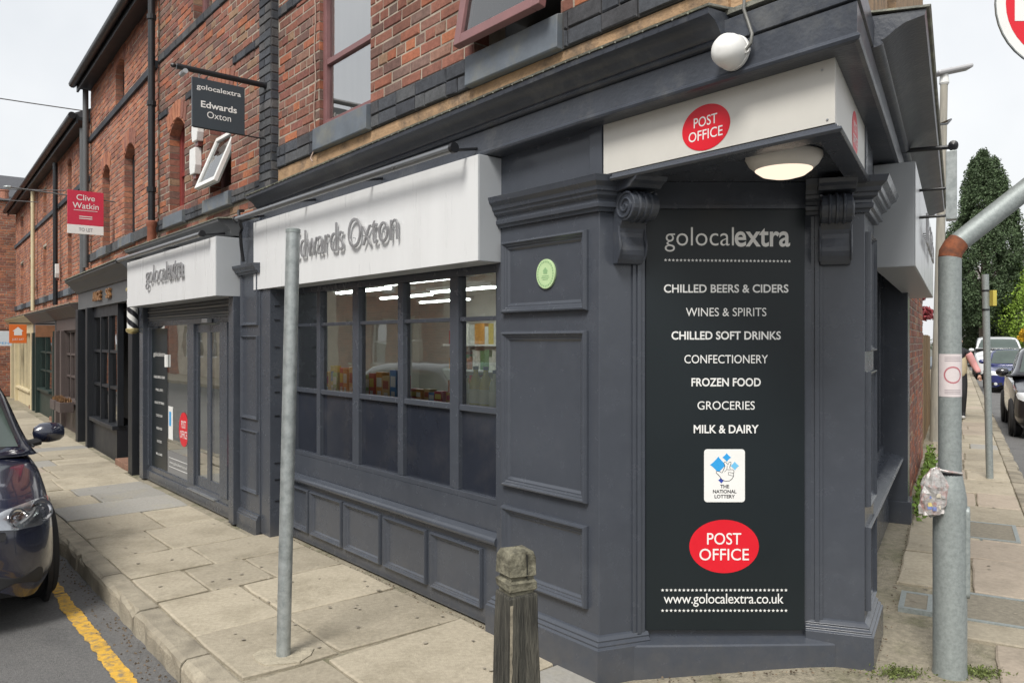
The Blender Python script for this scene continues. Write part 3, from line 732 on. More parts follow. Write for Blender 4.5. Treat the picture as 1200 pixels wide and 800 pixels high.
# --- frieze and crown cornice, continuous round the sharp corner
A0, B0 = FL.p(4.0, 0), RP(4.4, 0)
A0 = (A0.x, A0.y, -.055); B0 = (B0.x, B0.y, -.03)
MB().sweep([A0, FL.p(0, 0), S0, RP(0, 0), B0], [(-.14, 2.70), (.085, 2.70), (.10, 2.704), (.106, 2.716), (.10, 2.726), (.094, 2.732), (.094, 2.842), (-.14, 2.842)]).build('frieze', PAINTO, CB, I4, bevel=.0015)
MB().sweep([A0, FL.p(0, 0), S0, RP(0, 0), B0], [(-.14, 2.846), (.084, 2.846), (.102, 2.85), (.105, 2.94), (-.14, 2.965)]).build('upper_frieze', PAINTO, CB, I4, bevel=.002)
CROWN = [(.06, 2.846), (.108, 2.846), (.118, 2.852), (.122, 2.862), (.116, 2.87), (.124, 2.874), (.135, 2.885), (.15, 2.905), (.172, 2.925), (.2, 2.936), (.212, 2.94), (.216, 2.962), (.06, 2.975)]
MB().sweep([A0, FL.p(0, 0), FL.p(-.79, 0)], CROWN).build('cornice', PAINTO, CB, I4, smooth=True)
MB().sweep([RP(-.72, 0), RP(0, 0), B0], [(o if o < .1 else .1+(o-.1)*1.65, z) for o, z in CROWN]).build('cornice', PAINTO, CB, I4, smooth=True)
FLS = [(-.2, 3.05), (.1, 2.985), (.222, 2.966), (.226, 2.974), (.1, 2.993), (-.2, 3.06)]
MB().sweep([A0, FL.p(0, 0), FL.p(-.80, 0)], FLS).build('lead_flashing', LEAD, CB, I4)
MB().sweep([RP(-.73, 0), RP(0, 0), B0], [(o if o < .1 else .1+(o-.1)*1.65, z) for o, z in FLS]).build('lead_flashing', LEAD, CB, I4)
MB().plan([FL.p(-.2, -.1), FL.p(-.75, .09), S(.10), RP(-.70, .09), RP(-.2, -.1), Vector((1.4, 4.0, 0)), Vector((.7, 4.0, 0))], 2.966, 2.985).build('lead_flashing', LEAD, CB, I4)
# roof felt edge on the crown: nail heads along the flashing
mm = MB()
for i in range(60):
    uu = 3.9 - i*.078; q = FL.p(uu, .228, 2.962 - .055*max(uu, 0)/4); mm.lathe([(.0, -.003), (.004, -.002), (.004, .002), (0, .003)], q, 6, 'y')
mm.build('nail_heads', LEAD, CB, I4)['kind'] = 'stuff'
# --- buff render strip and upper brick walls
MB().box(-.72, 4.2, -.22, -.022, 2.86, 3.155).build('render_strip', STONE, CB, FL.M)
MB().box(-8, .66, -.22, -.022, 2.86, 3.155).build('render_strip', STONE, CB, FR.M)
MB().plan([FL.p(-.73, -.03), RP(-.67, -.03), RP(-.3, -.3), FL.p(-.3, -.3)], 2.86, 3.355).build('render_strip', STONE, CB, I4)
WIN1 = (2.26, 3.075, 3.35, 4.75); WIN2 = (.29, 1.045, 3.35, 4.75)
bw = brick_wall(CB, FL, -.72, 3.87, 3.355, 6.0, -.02, [WIN1, WIN2], single=300)
_a, _b = FL.p(-.72, -.025), RP(-.66, -.025); _d = (_a-_b).normalized()
FC = Frame((_b.x, _b.y), (_d.x, _d.y), (-abs(_d.y)*0 - (-_d.y) , -_d.x) if False else (-_d.y, _d.x))
brick_wall(CB, FC, .005, (_a-_b).length-.005, 3.355, 6.0, 0, [])
solid_grid(MB(), -8, .66, 3.157, 6.6, -.25, -.02, [(-2.6, -1.7, 3.4, 4.7), (-5.6, -4.7, 3.4, 4.7)]).build('rendered_wall', STONE, CB, FR.M)
for x0, x1 in ((-2.6, -1.7), (-5.6, -4.7)): sash(CB, FR, x0, x1, 3.4, 4.7, -.12, MAROON)
# band of blue bricks with grey sills under the windows
band = MB(); band.box(-.71, 3.86, -.2, -.012, 3.16, 3.35); band = band.build('sill_band', MORTARD, CB, FL.M)
for (a, b) in ((-.71, .265), (1.07, 2.235), (3.10, 3.86)):
    brick_row(band, FL, a, b, 3.165, .092, .0, BRICKD); brick_row(band, FL, a, b, 3.257, .092, .0, BRICKD)
for (a, b) in ((.27, 1.065), (2.24, 3.095)):
    MB().profx([(-.2, 3.162), (.022, 3.158), (.03, 3.166), (.026, 3.335), (-.02, 3.352), (-.2, 3.356)], a, b).build('window_sill', SILL, CB, FL.M, bevel=.004)
# string course near the frame top and blue-brick pier
st = MB().box(-.71, 3.86, -.2, -.015, 4.47, 4.56).build('string_course', MORTARD, CB, FL.M)
for (a, b) in ((-.71, .285), (1.05, 2.255), (3.08, 3.86)): brick_row(st, FL, a, b, 4.472, .086, -.006, BRICKD)
pier = MB().box(3.872, 4.128, -.2, .04, 2.99, 6.0).build('pier', MORTARD, CB, FL.M)
z = 2.995; k = 0
while z < 5.95:
    if k % 2: put('brick', brick_mesh(.246, .068, BRICKD), None, pier, FL.M @ Matrix.Translation((3.877, .05, z)))
    else:
        for xx in (3.877, 4.004): put('brick', brick_mesh(.119, .068, BRICKD), None, pier, FL.M @ Matrix.Translation((xx, .05+random.uniform(-.003, .002), z)))
    put('brick', brick_mesh(.098, .068, BRICKD), None, pier, FL.M @ Matrix.Translation((3.868, -.06, z)) @ Matrix.Rotation(R_(90), 4, 'Z'))
    z += PITCH; k += 1
# --- upper windows
sash(CB, FL, WIN1[0], WIN1[1], WIN1[2], WIN1[3], -.055, MAROON, bars=(.37,), fw=.055)
w2 = sash(CB, FL, WIN2[0], WIN2[1], WIN2[2]+.28, WIN2[3], -.10, MAROON, bars=(), fw=.055)
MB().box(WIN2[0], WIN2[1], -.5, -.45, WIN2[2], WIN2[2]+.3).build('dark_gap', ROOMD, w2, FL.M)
MB().box(WIN2[0], WIN2[1], -.17, -.12, WIN2[2], WIN2[2]+.05).build('lower_rail', MAROON, w2, FL.M)
# open top-hung casement, tilted out at the foot
Wt = FL.M @ Matrix.Translation((0, -.06, 4.25)) @ Matrix.Rotation(R_(10.5), 4, 'X')
a = MB(); x0, x1 = WIN2[0]+.01, WIN2[1]-.0
a.box(x0, x0+.06, -.025, .025, -.90, 0); a.box(x1-.06, x1, -.025, .025, -.90, 0); a.box(x0+.06, x1-.06, -.024, .024, -.90, -.84); a.box(x0+.06, x1-.06, -.024, .024, -.05, 0)
cs = a.build('open_casement', MAROON, w2, Wt, bevel=.004)
MB().box(x0+.05, x1-.05, -.006, .002, -.85, -.04).build('pane', GLASSD, cs, Wt)
MB().box(x0+.06, x1-.06, -.05, -.045, -.85, -.04).build('blind', BLIND, w2, Wt)
# thin cable down the brickwork, stapled
MB().tube([FL.p(3.13 + .02*math.sin(i*1.3), -.012 + .004*math.sin(i), 5.2 - i*.11) for i in range(19)] + [FL.p(3.08, .05, 3.1), FL.p(3.02, .06, 3.06)], .005, 6).build('cable', M('buff_cable', (.36, .27, .22), .6, .1, 5, 0), CB, I4, smooth=True)

# --- shop window facade (u .80 - 3.66)
WY = -.06
US, UE = .80, 3.66
m = MB(); m.profx([(-.3, .0), (-.03, .0), (-.03, .475), (-.3, .475)], US, UE); m.build('stall_riser', PAINT, CB, FL.M)
MB().profx([(-.06, .47), (-.02, .472), (.004, .482), (.016, .498), (.016, .512), (.006, .528), (-.02, .54), (-.06, .548)], US, UE).build('sill_moulding', PAINT, CB, FL.M, smooth=True)
MB().box(US, UE, -.3, -.045, .548, .70).build('window_apron', PAINT, CB, FL.M)
for a, b in ((.955, 1.487), (1.537, 2.066), (2.115, 2.648), (2.685, 3.222), (3.262, 3.60)):
    moulded_panel(a, b, .085, .437, -.03, .045, .028).build('moulded_panel', PAINT, CB, FL.M, bevel=.001)
fr = MB()
fr.box(US, UE, -.12, WY+.012, .70, .735)
wf = fr.build('shop_window', PAINT, CB, FL.M, bevel=.003)
MB().box(US, UE, -.12, WY+.008, 2.05, 2.12).build('window_head', PAINT, wf, FL.M, bevel=.003)
edges = [.80, .875, 1.244, 1.335, 1.885, 1.951, 2.502, 2.594, 3.133, 3.194, 3.60, 3.66]
for a, b in zip(edges[0::2], edges[1::2]):
    MB().box(a, b, -.12, WY+.004, .735, 2.05).build('mullion', PAINT, wf, FL.M, bevel=.003)
for a, b in zip(edges[1:-1:2], edges[2::2]):
    MB().box(a, b, -.11, WY-.008, 1.774, 1.80).build('transom', PAINT, wf, FL.M, bevel=.003)
    MB().box(a, b, -.11, WY-.003, 1.225, 1.262).build('rail', PAINT, wf, FL.M, bevel=.003)
    for z0, z1 in ((1.262, 1.774), (1.80, 2.05)):
        yy = WY-.03+random.uniform(-.003, .003); dy = random.uniform(-.004, .004)
        MB().add([(a, yy, z0), (b, yy+dy, z0), (b, yy+dy, z1), (a, yy, z1)], [(3, 2, 1, 0)]).build('pane', GLASS, wf, FL.M, fix=False)
    MB().box(a, b, -.10, -.088, .735, 1.225).build('film_panel', FILM, wf, FL.M)
MB().box(US, UE, -.3, -.02, 2.12, 2.70).build('lintel_board', PAINT, CB, FL.M)
# interior: room with ceiling strip lights
rm = MB(); x0, x1, y0, y1, z0, z1 = .42, 7.4, -3.8, -.125, .02, 2.30
rm.add([(x0,y0,z0),(x1,y0,z0),(x1,y1,z0),(x0,y1,z0),(x0,y0,z1),(x1,y0,z1),(x1,y1,z1),(x0,y1,z1)], [(0,1,2,3),(4,7,6,5),(0,4,5,1),(1,5,6,2),(3,0,4,7)])
rm.build('shop_room', ROOM, CB, FL.M)
MB().box(US, UE, -.42, -.13, 1.20, 1.225).build('display_ledge', M('ledge', (.4, .4, .4), .5, .05, 3, 0), CB, FL.M)
# --- reveal beside the window, with shutter guide clips, and slim pilaster 2
m = MB().box(3.66, 3.862, -.3, .14, .0, 2.7).build('reveal_post', PAINT, CB, FL.M, bevel=.003)
for zc in (.30, .48, .62, 1.02, 1.22, 1.35, 1.60, 1.83, 1.95): MB().box(3.655, 3.661, .055, .10, zc-.004, zc+.006).build('guide_clip', BLACKM, m, FL.M)
path = [(3.652, .03, .33)] + [(3.60+.02*math.cos(a), .03, .35+.02*math.sin(a)-.02) for a in ()] + [(3.62, .03, .33), (3.60, .03, .345), (3.598, .03, .47), (3.60, .03, .53), (3.62, .03, .545), (3.652, .03, .545)]
MB().tube(path, .013, 8).build('grab_ring', PAINT, m, FL.M, smooth=True)
p = MB().box(3.855, 4.30, -.2, .15, .0, 2.72).build('pilaster', PAINT, CB, FL.M, bevel=.003)
for z0, z1 in ((1.79, 2.25), (.97, 1.70), (.325, .87)): moulded_panel(3.885, 4.26, z0, z1, .15, .03, .02).build('moulded_panel', PAINT, p, FL.M, bevel=.001)
MB().profx([(.15, -.02), (.185, -.02), (.185, .115), (.176, .12), (.178, .132), (.168, .14), (.168, .15), (.15, .155)], 3.85, 4.30).build('plinth', PAINT, p, FL.M, bevel=.001)
MB().profx([(.1, 2.24), (.178, 2.24), (.184, 2.258), (.2, 2.262), (.205, 2.28), (.225, 2.30), (.23, 2.322), (.1, 2.33)], 3.82, 4.30).build('capital', PAINT, p, FL.M, bevel=.001)
# --- side street front: window bay, stall riser, end pilaster and brickwork beyond
RW = -.18
m = MB(); m.box(-3.45, -.45, -.4, RW+.05, -.02, .60); m.build('stall_riser', PAINT, CB, FR.M)
MB().profx([(RW, .58), (-.10, .58), (-.02, .60), (-.01, .62), (-.02, .635), (-.10, .66), (RW, .67)], -3.45, -.45).build('sill_moulding', PAINT, CB, FR.M, bevel=.002)
wf2 = MB(); wf2.box(-3.45, -.45, RW-.06, RW+.012, .60, .74); wf2 = wf2.build('shop_window', PAINT, CB, FR.M); MB().box(-3.45, -.45, RW-.06, RW+.012, 2.12, 2.45).build('window_head', PAINT, wf2, FR.M)
for xx in (-.50, -1.35, -2.2, -3.05, -3.45): MB().box(xx-.035, xx+.035, RW-.06, RW+.008, .74, 2.12).build('mullion', PAINT, wf2, FR.M)
for a, b in ((-1.315, -.535), (-2.165, -1.385), (-3.015, -2.235), (-3.415, -3.085)): MB().box(a, b, RW-.03, RW-.024, .74, 2.12).build('film_panel', FILM, wf2, FR.M)
p = MB().box(-3.72, -3.44, -.3, .02, .0, 2.7).build('pilaster', PAINT, CB, FR.M, bevel=.003)
MB().box(-3.74, -3.425, -.28, .05, -.0, .24).build('plinth', PAINT, p, FR.M, bevel=.006)
MB().box(-3.45, -.45, -.3, -.03, 2.45, 2.72).build('lintel_board', PAINT, CB, FR.M)
brick_wall(CB, FR, -8, -3.73, .0, 2.86, -.02, [])
# ================================================================ the house with the glazed shop door (u 4.3 - 7.45)
random.seed(9)
DB = thing('terrace_house', FL.at(5.8, 0), 'brick terrace house with charcoal glazed shopfront and sliding door beside the corner shop', 'building')
HA = (6.45, 7.02, 3.2, 4.24); HB = (5.0, 5.62, 3.2, 4.2); HC = (5.55, 6.15, 5.16, 6.0)
brick_wall(DB, FL, 4.13, 7.45, 3.13, 6.4, -.02, [HA, HB, HC])
brick_wall(DB, FL, 4.13, 7.45, 2.75, 3.0, -.03, [])
sb = MB().box(4.13, 7.45, -.2, -.01, 3.0, 3.13).build('sill_band', MORTARD, DB, FL.M)
for a, b in ((4.13, 4.95), (5.70, 6.38), (7.1, 7.45)):
    brick_row(sb, FL, a, b, 3.003, .065, .0, BRICKD); brick_row(sb, FL, a, b, 3.067, .065, .0, BRICKD)
for a, b in ((4.95, 5.70), (6.38, 7.1)): MB().profx([(-.15, 2.99), (.03, 2.99), (.035, 3.0), (.03, 3.13), (-.03, 3.145), (-.15, 3.15)], a, b).build('window_sill', SILL, DB, FL.M, bevel=.004)
st = MB().box(4.13, 7.45, -.2, -.013, 5.06, 5.16).build('string_course', MORTARD, DB, FL.M); brick_row(st, FL, 4.13, 7.45, 5.065, .088, -.004, BRICKD)
for a, b in ((4.13, 4.93), (5.69, 6.40), (7.08, 7.45)):
    s2 = MB().box(a, b, -.2, -.015, 4.36, 4.44).build('string_course', MORTARD, DB, FL.M); brick_row(s2, FL, a, b, 4.362, .076, -.006, BRICKD)
arch_head(DB, FL, HA[0], HA[1], HA[3], .14, -.02, .12, BRICKO); arch_head(DB, FL, HB[0], HB[1], HB[3], .12, -.02, .12, BRICKO)
sash(DB, FL, HA[0], HA[1], HA[2]-.06, HA[3], -.14, REDF, bars=(.45,), blind=False)
wb = sash(DB, FL, HB[0], HB[1], HB[2]-.06, HB[3], -.14, MAROON, bars=(.6,), blind=False)
sash(DB, FL, HC[0], HC[1], HC[2], HC[3], -.12, MAROON, bars=(.5,))
Wt = FL.M @ Matrix.Translation((0, -.10, 3.78)) @ Matrix.Rotation(R_(22), 4, 'X')
a = MB(); x0, x1 = HB[0]+.02, HB[1]-.02
a.box(x0, x0+.05, -.02, .02, -.60, 0); a.box(x1-.05, x1, -.02, .02, -.60, 0); a.box(x0+.05, x1-.05, -.019, .019, -.60, -.55); a.box(x0+.05, x1-.05, -.019, .019, -.05, 0)
cs = a.build('open_casement', UPVC, wb, Wt, bevel=.003)
MB().box(x0+.05, x1-.05, -.006, .002, -.55, -.05).build('pane', GLASSD, cs, Wt)
MB().box(x0+.05, x1-.05, -.05, -.045, -.58, -.02).build('blind', BLIND, wb, Wt)
MB().box(4.1, 7.45, -6, .30, 6.40, 6.48).build('roof', BLACKP, DB, FL.M)
# drainpipe with hopper shoe in terracotta
dp = MB().tube([(7.40, .075, 6.4), (7.40, .075, 3.05)], .042, 12).build('drainpipe', BLACKM, DB, FL.M, smooth=True)
for zz in (3.5, 4.55, 5.6): MB().lathe([(.042, -.03), (.055, -.028), (.055, .028), (.042, .03)], (7.40, .075, zz), 12).build('pipe_collar', BLACKM, dp, FL.M)
MB().lathe([(.045, -.24), (.05, -.2), (.05, -.02), (.062, 0), (.062, .05), (.05, .06)], (7.40, .075, 3.06), 14).build('pipe_shoe', M('terracotta', (.24, .085, .05), .8, .2, 12, .2, 60), dp, FL.M, smooth=True)
# shopfront
GW = .14
MB().profx([(-.15, 2.60), (.22, 2.60), (.235, 2.62), (.24, 2.65), (.27, 2.68), (.31, 2.70), (.35, 2.715), (.355, 2.74), (-.15, 2.78)], 4.30, 7.48).build('cornice', GREYP, DB, FL.M, bevel=.002)
MB().profx([(-.15, 2.785), (.36, 2.742), (.362, 2.752), (-.15, 2.80)], 4.28, 7.5).build('lead_flashing', LEAD, DB, FL.M)
MB().box(4.30, 7.45, -.2, .12, 2.05, 2.60).build('fascia_board', PAINT, DB, FL.M)
MB().box(4.30, 4.42, -.1, .215, .0, 2.06).build('door_surround', PAINT, DB, FL.M, bevel=.004)
MB().box(7.30, 7.45, -.1, .20, .0, 2.06).build('door_surround', PAINT, DB, FL.M, bevel=.004)
sh = MB()
for i in range(5): sh.profx([(.06, 1.885+i*.033), (.13+.012*(i % 2), 1.885+i*.033), (.14+.012*(i % 2), 1.90+i*.033), (.13, 1.917+i*.033), (.06, 1.917+i*.033)], 4.42, 7.30)
sh.build('roller_shutter', M('shutter_grey', (.16, .165, .17), .5, .1, 6, .1, 60), DB, FL.M)
MB().box(4.42, 7.30, -.1, .16, .0, .11).build('threshold', PAINT, DB, FL.M, bevel=.004)
MB().box(4.92, 5.74, .04, .175, .11, .122).build('door_step', ALU, DB, FL.M, bevel=.002)
df = MB(); df.box(4.42, 7.30, .08, GW, .11, .165)
df = df.build('shopfront_frame', PAINT, DB, FL.M, bevel=.003); MB().box(4.42, 7.30, .08, GW, 1.83, 1.885).build('frame_head', PAINT, df, FL.M, bevel=.003)
for a, b in ((4.42, 4.475), (4.64, 4.84), (5.60, 5.80), (7.24, 7.30)): MB().box(a, b, .08, GW+.01, .165, 1.83).build('stile', PAINT, df, FL.M, bevel=.003)
for a, b, z0, yy in ((4.475, 4.64, .165, .11), (5.80, 7.24, .165, .115)):
    MB().add([(a, yy, z0), (b, yy, z0), (b, yy, 1.83), (a, yy, 1.83)], [(3, 2, 1, 0)]).build('pane', GLASSR, df, FL.M, fix=False)
dr = MB(); dr.box(4.84, 4.88, .085, .125, .12, 1.82); dr.box(5.16, 5.26, .085, .125, .12, 1.82); dr.box(5.56, 5.64, .085, .125, .12, 1.82); dr.box(4.88, 5.56, .086, .124, .12, .27); dr.box(4.88, 5.56, .086, .124, 1.74, 1.82)
dr = dr.build('sliding_door', PAINT, DB, FL.M, bevel=.003)
for a, b in ((4.88, 5.16), (5.26, 5.56)): MB().add([(a, .115, .27), (b, .115, .27), (b, .115, 1.74), (a, .115, 1.74)], [(3, 2, 1, 0)]).build('pane', GLASSR, dr, FL.M, fix=False)
MB().box(5.05, 5.20, .15, .20, 1.835, 1.875).build('door_sensor', ALU, df, FL.M, bevel=.004)
# vinyl on the glass: dark strip with item lines, lottery card, red oval, frosted strip
vs = MB().box(6.62, 7.22, .117, .1175, .17, 1.80).build('vinyl_strip', PANEL, df, FL.M)
for i, s in enumerate(('CHILLED BEERS & CIDERS', 'WINES & SPIRITS', 'CHILLED SOFT DRINKS', 'CONFECTIONERY', 'FROZEN FOOD', 'GROCERIES', 'MILK & DAIRY')):
    wd = .02*len(s); sign_text(s, vs, FL, 6.92+wd/2, 1.22-i*.15, wd, .028, .119, WHITEV, bold=.01 if i % 2 == 0 else 0)
sign_text('golocalextra', vs, FL, 7.15, 1.46, .46, .07, .119, SILV)
MB().box(5.82, 6.60, .117, .118, .17, .42).build('frosted_strip', M('frosted_film', (.20, .20, .20), .5, .05, 3, 0), df, FL.M)
sign_text('www.golocalextra.co.uk', df, FL, 6.52, .27, .62, .04, .120, WHITEV)
for zz in (.24, .34): MB().box(5.86, 6.54, .1195, .1205, zz, zz+.006).build('vinyl_rule', WHITEV, df, FL.M)
def oval(parent, frame, cx, cz, rx, rz, y, W=None):
    o = ellipse(cx, cz, rx, rz, y, .0012).build('red_oval', REDV, parent, W if W is not None else frame.M)
    for s, wd, dz in (('POST', .98, .07), ('OFFICE', 1.42, -.52)):
        hh = rz*.44; sign_text(s, o, frame, cx+wd*rx/2, cz+dz*rz, wd*rx, hh, y+.002, WHITEV, bold=.004, W=W)
    return o
oval(df, FL, 6.02, .70, .16, .185, .119)
MB().box(6.40, 6.56, .119, .120, .55, .92).build('lottery_card', WHITEV, df, FL.M)
MB().box(6.46, 6.53, .1205, .121, .70, .86).build('lottery_print', BLUEV, df, FL.M)
oval(df, FL, 4.555, .62, .07, .16, .114)
MB().box(6.58, 6.64, .119, .14, 1.36, 1.50).build('door_notice', WHITEV, df, FL.M)

# ================================================================ terrace beyond (frame F2)
def upper(house, x0, x1, z0, z1, wins, tops, sill_z, string_z, eave_z, brick, rect=False):
    holes = [(a, b, sill_z+.13, t) for a, b, t in wins] + [(a, b, string_z+.1, t) for a, b, t in tops]
    brick_wall(house, F2, x0, x1, z0, z1, -.02, holes, mat=brick)
    sb = MB().box(x0, x1, -.2, .012, sill_z, sill_z+.13).build('sill_band', BRICKD, house, F2.M)
    for a, b, t in wins:
        MB().profx([(-.1, sill_z-.01), (.05, sill_z-.01), (.05, sill_z+.12), (-.05, sill_z+.145), (-.1, sill_z+.145)], a-.08, b+.08).build('window_sill', SILL, house, F2.M, bevel=.004)
    MB().box(x0, x1, -.2, .015, string_z, string_z+.095).build('string_course', BRICKD, house, F2.M, bevel=.004)
    for a, b, t in wins:
        if not rect: arch_head(house, F2, a, b, t, .13, -.02, .12, BRICKO)
        sash(house, F2, a, b, sill_z+.12, t, -.13, UPVC if rect else BLACKP, bars=(.5,), blind=rect)
    for a, b, t in tops:
        if not rect: arch_head(house, F2, a, b, t, .10, -.02, .12, BRICKO)
        sash(house, F2, a, b, string_z+.1, t, -.13, UPVC if rect else BLACKP, bars=(.5,), blind=rect)
    MB().box(x0-.02, x1, -6, .16, eave_z, eave_z+.05).build('eaves_soffit', BLACKP, house, F2.M)
    MB().profx([(.16, eave_z-.06), (.19, eave_z-.06), (.19, eave_z+.09), (.16, eave_z+.09)], x0-.02, x1).build('fascia_board', BLACKP, house, F2.M)
    MB().tube([(x0-.03, .25, eave_z+.06), (x1, .25, eave_z+.06)], .06, 10).build('gutter', BLACKM, house, F2.M, smooth=True)
    MB().profx([(.26, eave_z+.09), (-3, eave_z+1.7), (-6, eave_z+.1), (-6, eave_z+.05), (.2, eave_z+.05)], x0, x1).build('roof', M('slate_roof', (.06, .062, .07), .7, .2, 6, .4, 30), house, F2.M)
BH = thing('terrace_house', F2.at(2.4, 0), 'brick terrace house over the black barber shopfront with bronze fascia letters', 'building')
upper(BH, .05, 4.66, 2.72, 5.95, [(1.32, 1.98, 4.42), (3.02, 3.62, 4.42)], [(1.98, 2.6, 5.78)], 3.0, 5.03, 5.93, BRICKO)
def shopfront(house, x0, x1, w, base_col, fascia_col, z_f0, z_f1, cols, rows, zb, zt, win, letters=None, door=None):
    MB().box(x0, x1, -.2, w-.04, z_f0, z_f1).build('fascia_board', fascia_col, house, F2.M)
    MB().profx([(-.2, z_f1), (w-.02, z_f1), (w, z_f1+.03), (w+.03, z_f1+.06), (w+.10, z_f1+.14), (w+.15, z_f1+.18), (w+.155, z_f1+.21), (-.2, z_f1+.27)], x0-.03, x1+.05).build('cornice', fascia_col, house, F2.M, bevel=.003)
    MB().profx([(-.2, z_f1+.275), (w+.17, z_f1+.213), (w+.17, z_f1+.226), (-.2, z_f1+.29)], x0-.03, x1+.05).build('lead_flashing', LEAD, house, F2.M)
    for a, b in ((x0, x0+.22), (x1-.22, x1), (win[1], win[1]+.16)):
        if b > x1 or a < x0: continue
        MB().box(a, b, -.2, w, -.1, z_f0).build('pilaster', base_col, house, F2.M, bevel=.006)
    MB().box(win[0], win[1], -.2, w-.08, -.1, zb).build('stall_riser', base_col, house, F2.M)
    MB().box(win[0], win[1], -.2, w-.02, zb, zb+.06).build('window_sill', base_col, house, F2.M, bevel=.008)
    f = MB(); f.box(win[0], win[1], w-.16, w-.09, zt, z_f0); f = f.build('shop_window', base_col, house, F2.M)
    a, b = win
    for i in range(cols+1):
        x = a+(b-a)*i/cols; MB().box(x-.025, x+.025, w-.16, w-.085, zb+.06, zt).build('mullion', base_col, f, F2.M)
    for j in range(1, rows):
        z = zb+.06+(zt-zb-.06)*j/rows
        MB().box(a, b, w-.15, w-.095, z-.02, z+.02).build('transom', base_col, f, F2.M)
    for i in range(cols):
        for j in range(rows):
            x_0, x_1 = a+(b-a)*i/cols, a+(b-a)*(i+1)/cols; z_0, z_1 = zb+.06+(zt-zb-.06)*j/rows, zb+.06+(zt-zb-.06)*(j+1)/rows; yy = w-.13+random.uniform(-.004, .004)
            MB().add([(x_0, yy, z_0), (x_1, yy+random.uniform(-.006, .006), z_0), (x_1, yy, z_1), (x_0, yy, z_1)], [(3, 2, 1, 0)]).build('pane', GLASSD, f, F2.M, fix=False)
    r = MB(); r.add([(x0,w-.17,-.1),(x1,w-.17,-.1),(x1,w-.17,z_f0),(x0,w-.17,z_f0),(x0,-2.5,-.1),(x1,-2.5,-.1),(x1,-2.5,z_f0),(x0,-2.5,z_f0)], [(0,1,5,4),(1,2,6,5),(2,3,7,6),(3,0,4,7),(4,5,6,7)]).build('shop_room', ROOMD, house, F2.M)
    if door:
        d = MB().box(door[0], door[1], w-.5, w-.44, -.05, z_f0-.3).build('shop_door', base_col, house, F2.M, bevel=.006)
        MB().add([(door[0]+.12, w-.435, .7), (door[1]-.12, w-.435, .7), (door[1]-.12, w-.435, z_f0-.45), (door[0]+.12, w-.435, z_f0-.45)], [(3, 2, 1, 0)]).build('pane', GLASSD, d, F2.M, fix=False)
        MB().lathe([(.0, 0), (.02, .01), (.02, .05), (0, .06)], (door[1]-.07, w-.44, .95), 10, 'y').build('door_knob', M('brass', (.6, .42, .14), .3, .1, 8, 0, metal=.9), d, F2.M)
        MB().box(door[0]-.03, door[1]+.03, w-.5, w-.02, -.1, .06).build('door_step', M('terracotta_step', (.22, .12, .08), .8, .2, 8, .2, 50), house, F2.M, bevel=.005)
shopfront(BH, .30, 4.55, .22, BLACKP, GREYP, 2.18, 2.45, 3, 3, .42, 2.02, (1.62, 3.45), door=(.62, 1.4))
BRZ = M('bronze_letter', (.38, .20, .09), .4, .1, 8, 0, metal=.5)
sign_text('ANGE', BH, F2, 3.05, 2.26, .62, .14, .185, BRZ, extrude=.03, bold=.01)
sign_text('SS', BH, F2, 2.02, 2.26, .28, .14, .185, BRZ, extrude=.03, bold=.01)
dp = MB().tube([(4.55, .07, 5.9), (4.55, .07, 2.9)], .045, 10).build('drainpipe', GREYP, BH, F2.M, smooth=True)
CH = [(4.72, 7.95, BROWNP, 'brick terrace house over the brown painted shopfront', (5.35, 6.95), 3, 3),
      (7.95, 11.75, GREENP, 'brick terrace house over the dark green shopfront', (8.9, 10.9), 2, 3),
      (11.75, 17.0, CREAMP, 'brick terrace house over the cream shopfront at the end of the row', (12.6, 15.6), 4, 1)]
for i, (a, b, c, lab, win, nc, nr) in enumerate(CH):
    h = thing('terrace_house', F2.at((a+b)/2, 0), lab, 'building')
    k = (b-a)
    upper(h, a, b, 2.2, 5.42, [(a+.18*k, a+.33*k, 3.85), (a+.60*k, a+.75*k, 3.85)], [(a+.18*k, a+.33*k, 5.2), (a+.60*k, a+.75*k, 5.2)], 2.55, 4.40, 5.42, BRICKO, rect=(i > 0))
    shopfront(h, a+.05, b-.08, .12, c, c if i == 0 else (GREYP if i == 1 else CREAMP), 1.86, 2.08, nc, nr, .52 if i < 2 else .35, 1.82, win, door=(a+.35, win[0]-.15) if win[0]-a > .7 else None)
    MB().tube([(a+.06, .08, 5.3), (a+.06, .08, 2.4)], .045, 10).build('drainpipe', (GREYP, BLACKM, CREAMP)[i], h, F2.M, smooth=True)
# brick block closing the view at the end of the row
EB = thing('end_building', F2.at(20, 0), 'plain orange brick building closing the end of the street', 'building')
FE = Frame(F2.p(17.6, 3.2)[:2], (-F2.n)[:2], (-F2.d)[:2])
brick_wall(EB, FE, 0, 8, 0, 5.9, 0, [(.9, 1.6, .9, 2.2)], mat=BRICKO)
sash(EB, FE, .9, 1.6, .9, 2.2, -.12, UPVC, bars=(.5,))
MB().box(0, 8, -6, -.26, 0, 5.85).build('building_core', MORTAR, EB, FE.M)
MB().profx([(.1, 5.9), (-3, 7.2), (-6, 5.9)], -.1, 8.1).build('roof', M('slate_roof', (.06, .062, .07)), EB, FE.M)
for k in (2.6, 3.0): MB().lathe([(.12, 0), (.11, .3), (.13, .32), (.13, .36), (.1, .37)], (k, -.2, 5.9), 12).build('chimney_pot', BRICKO, EB, FE.M)

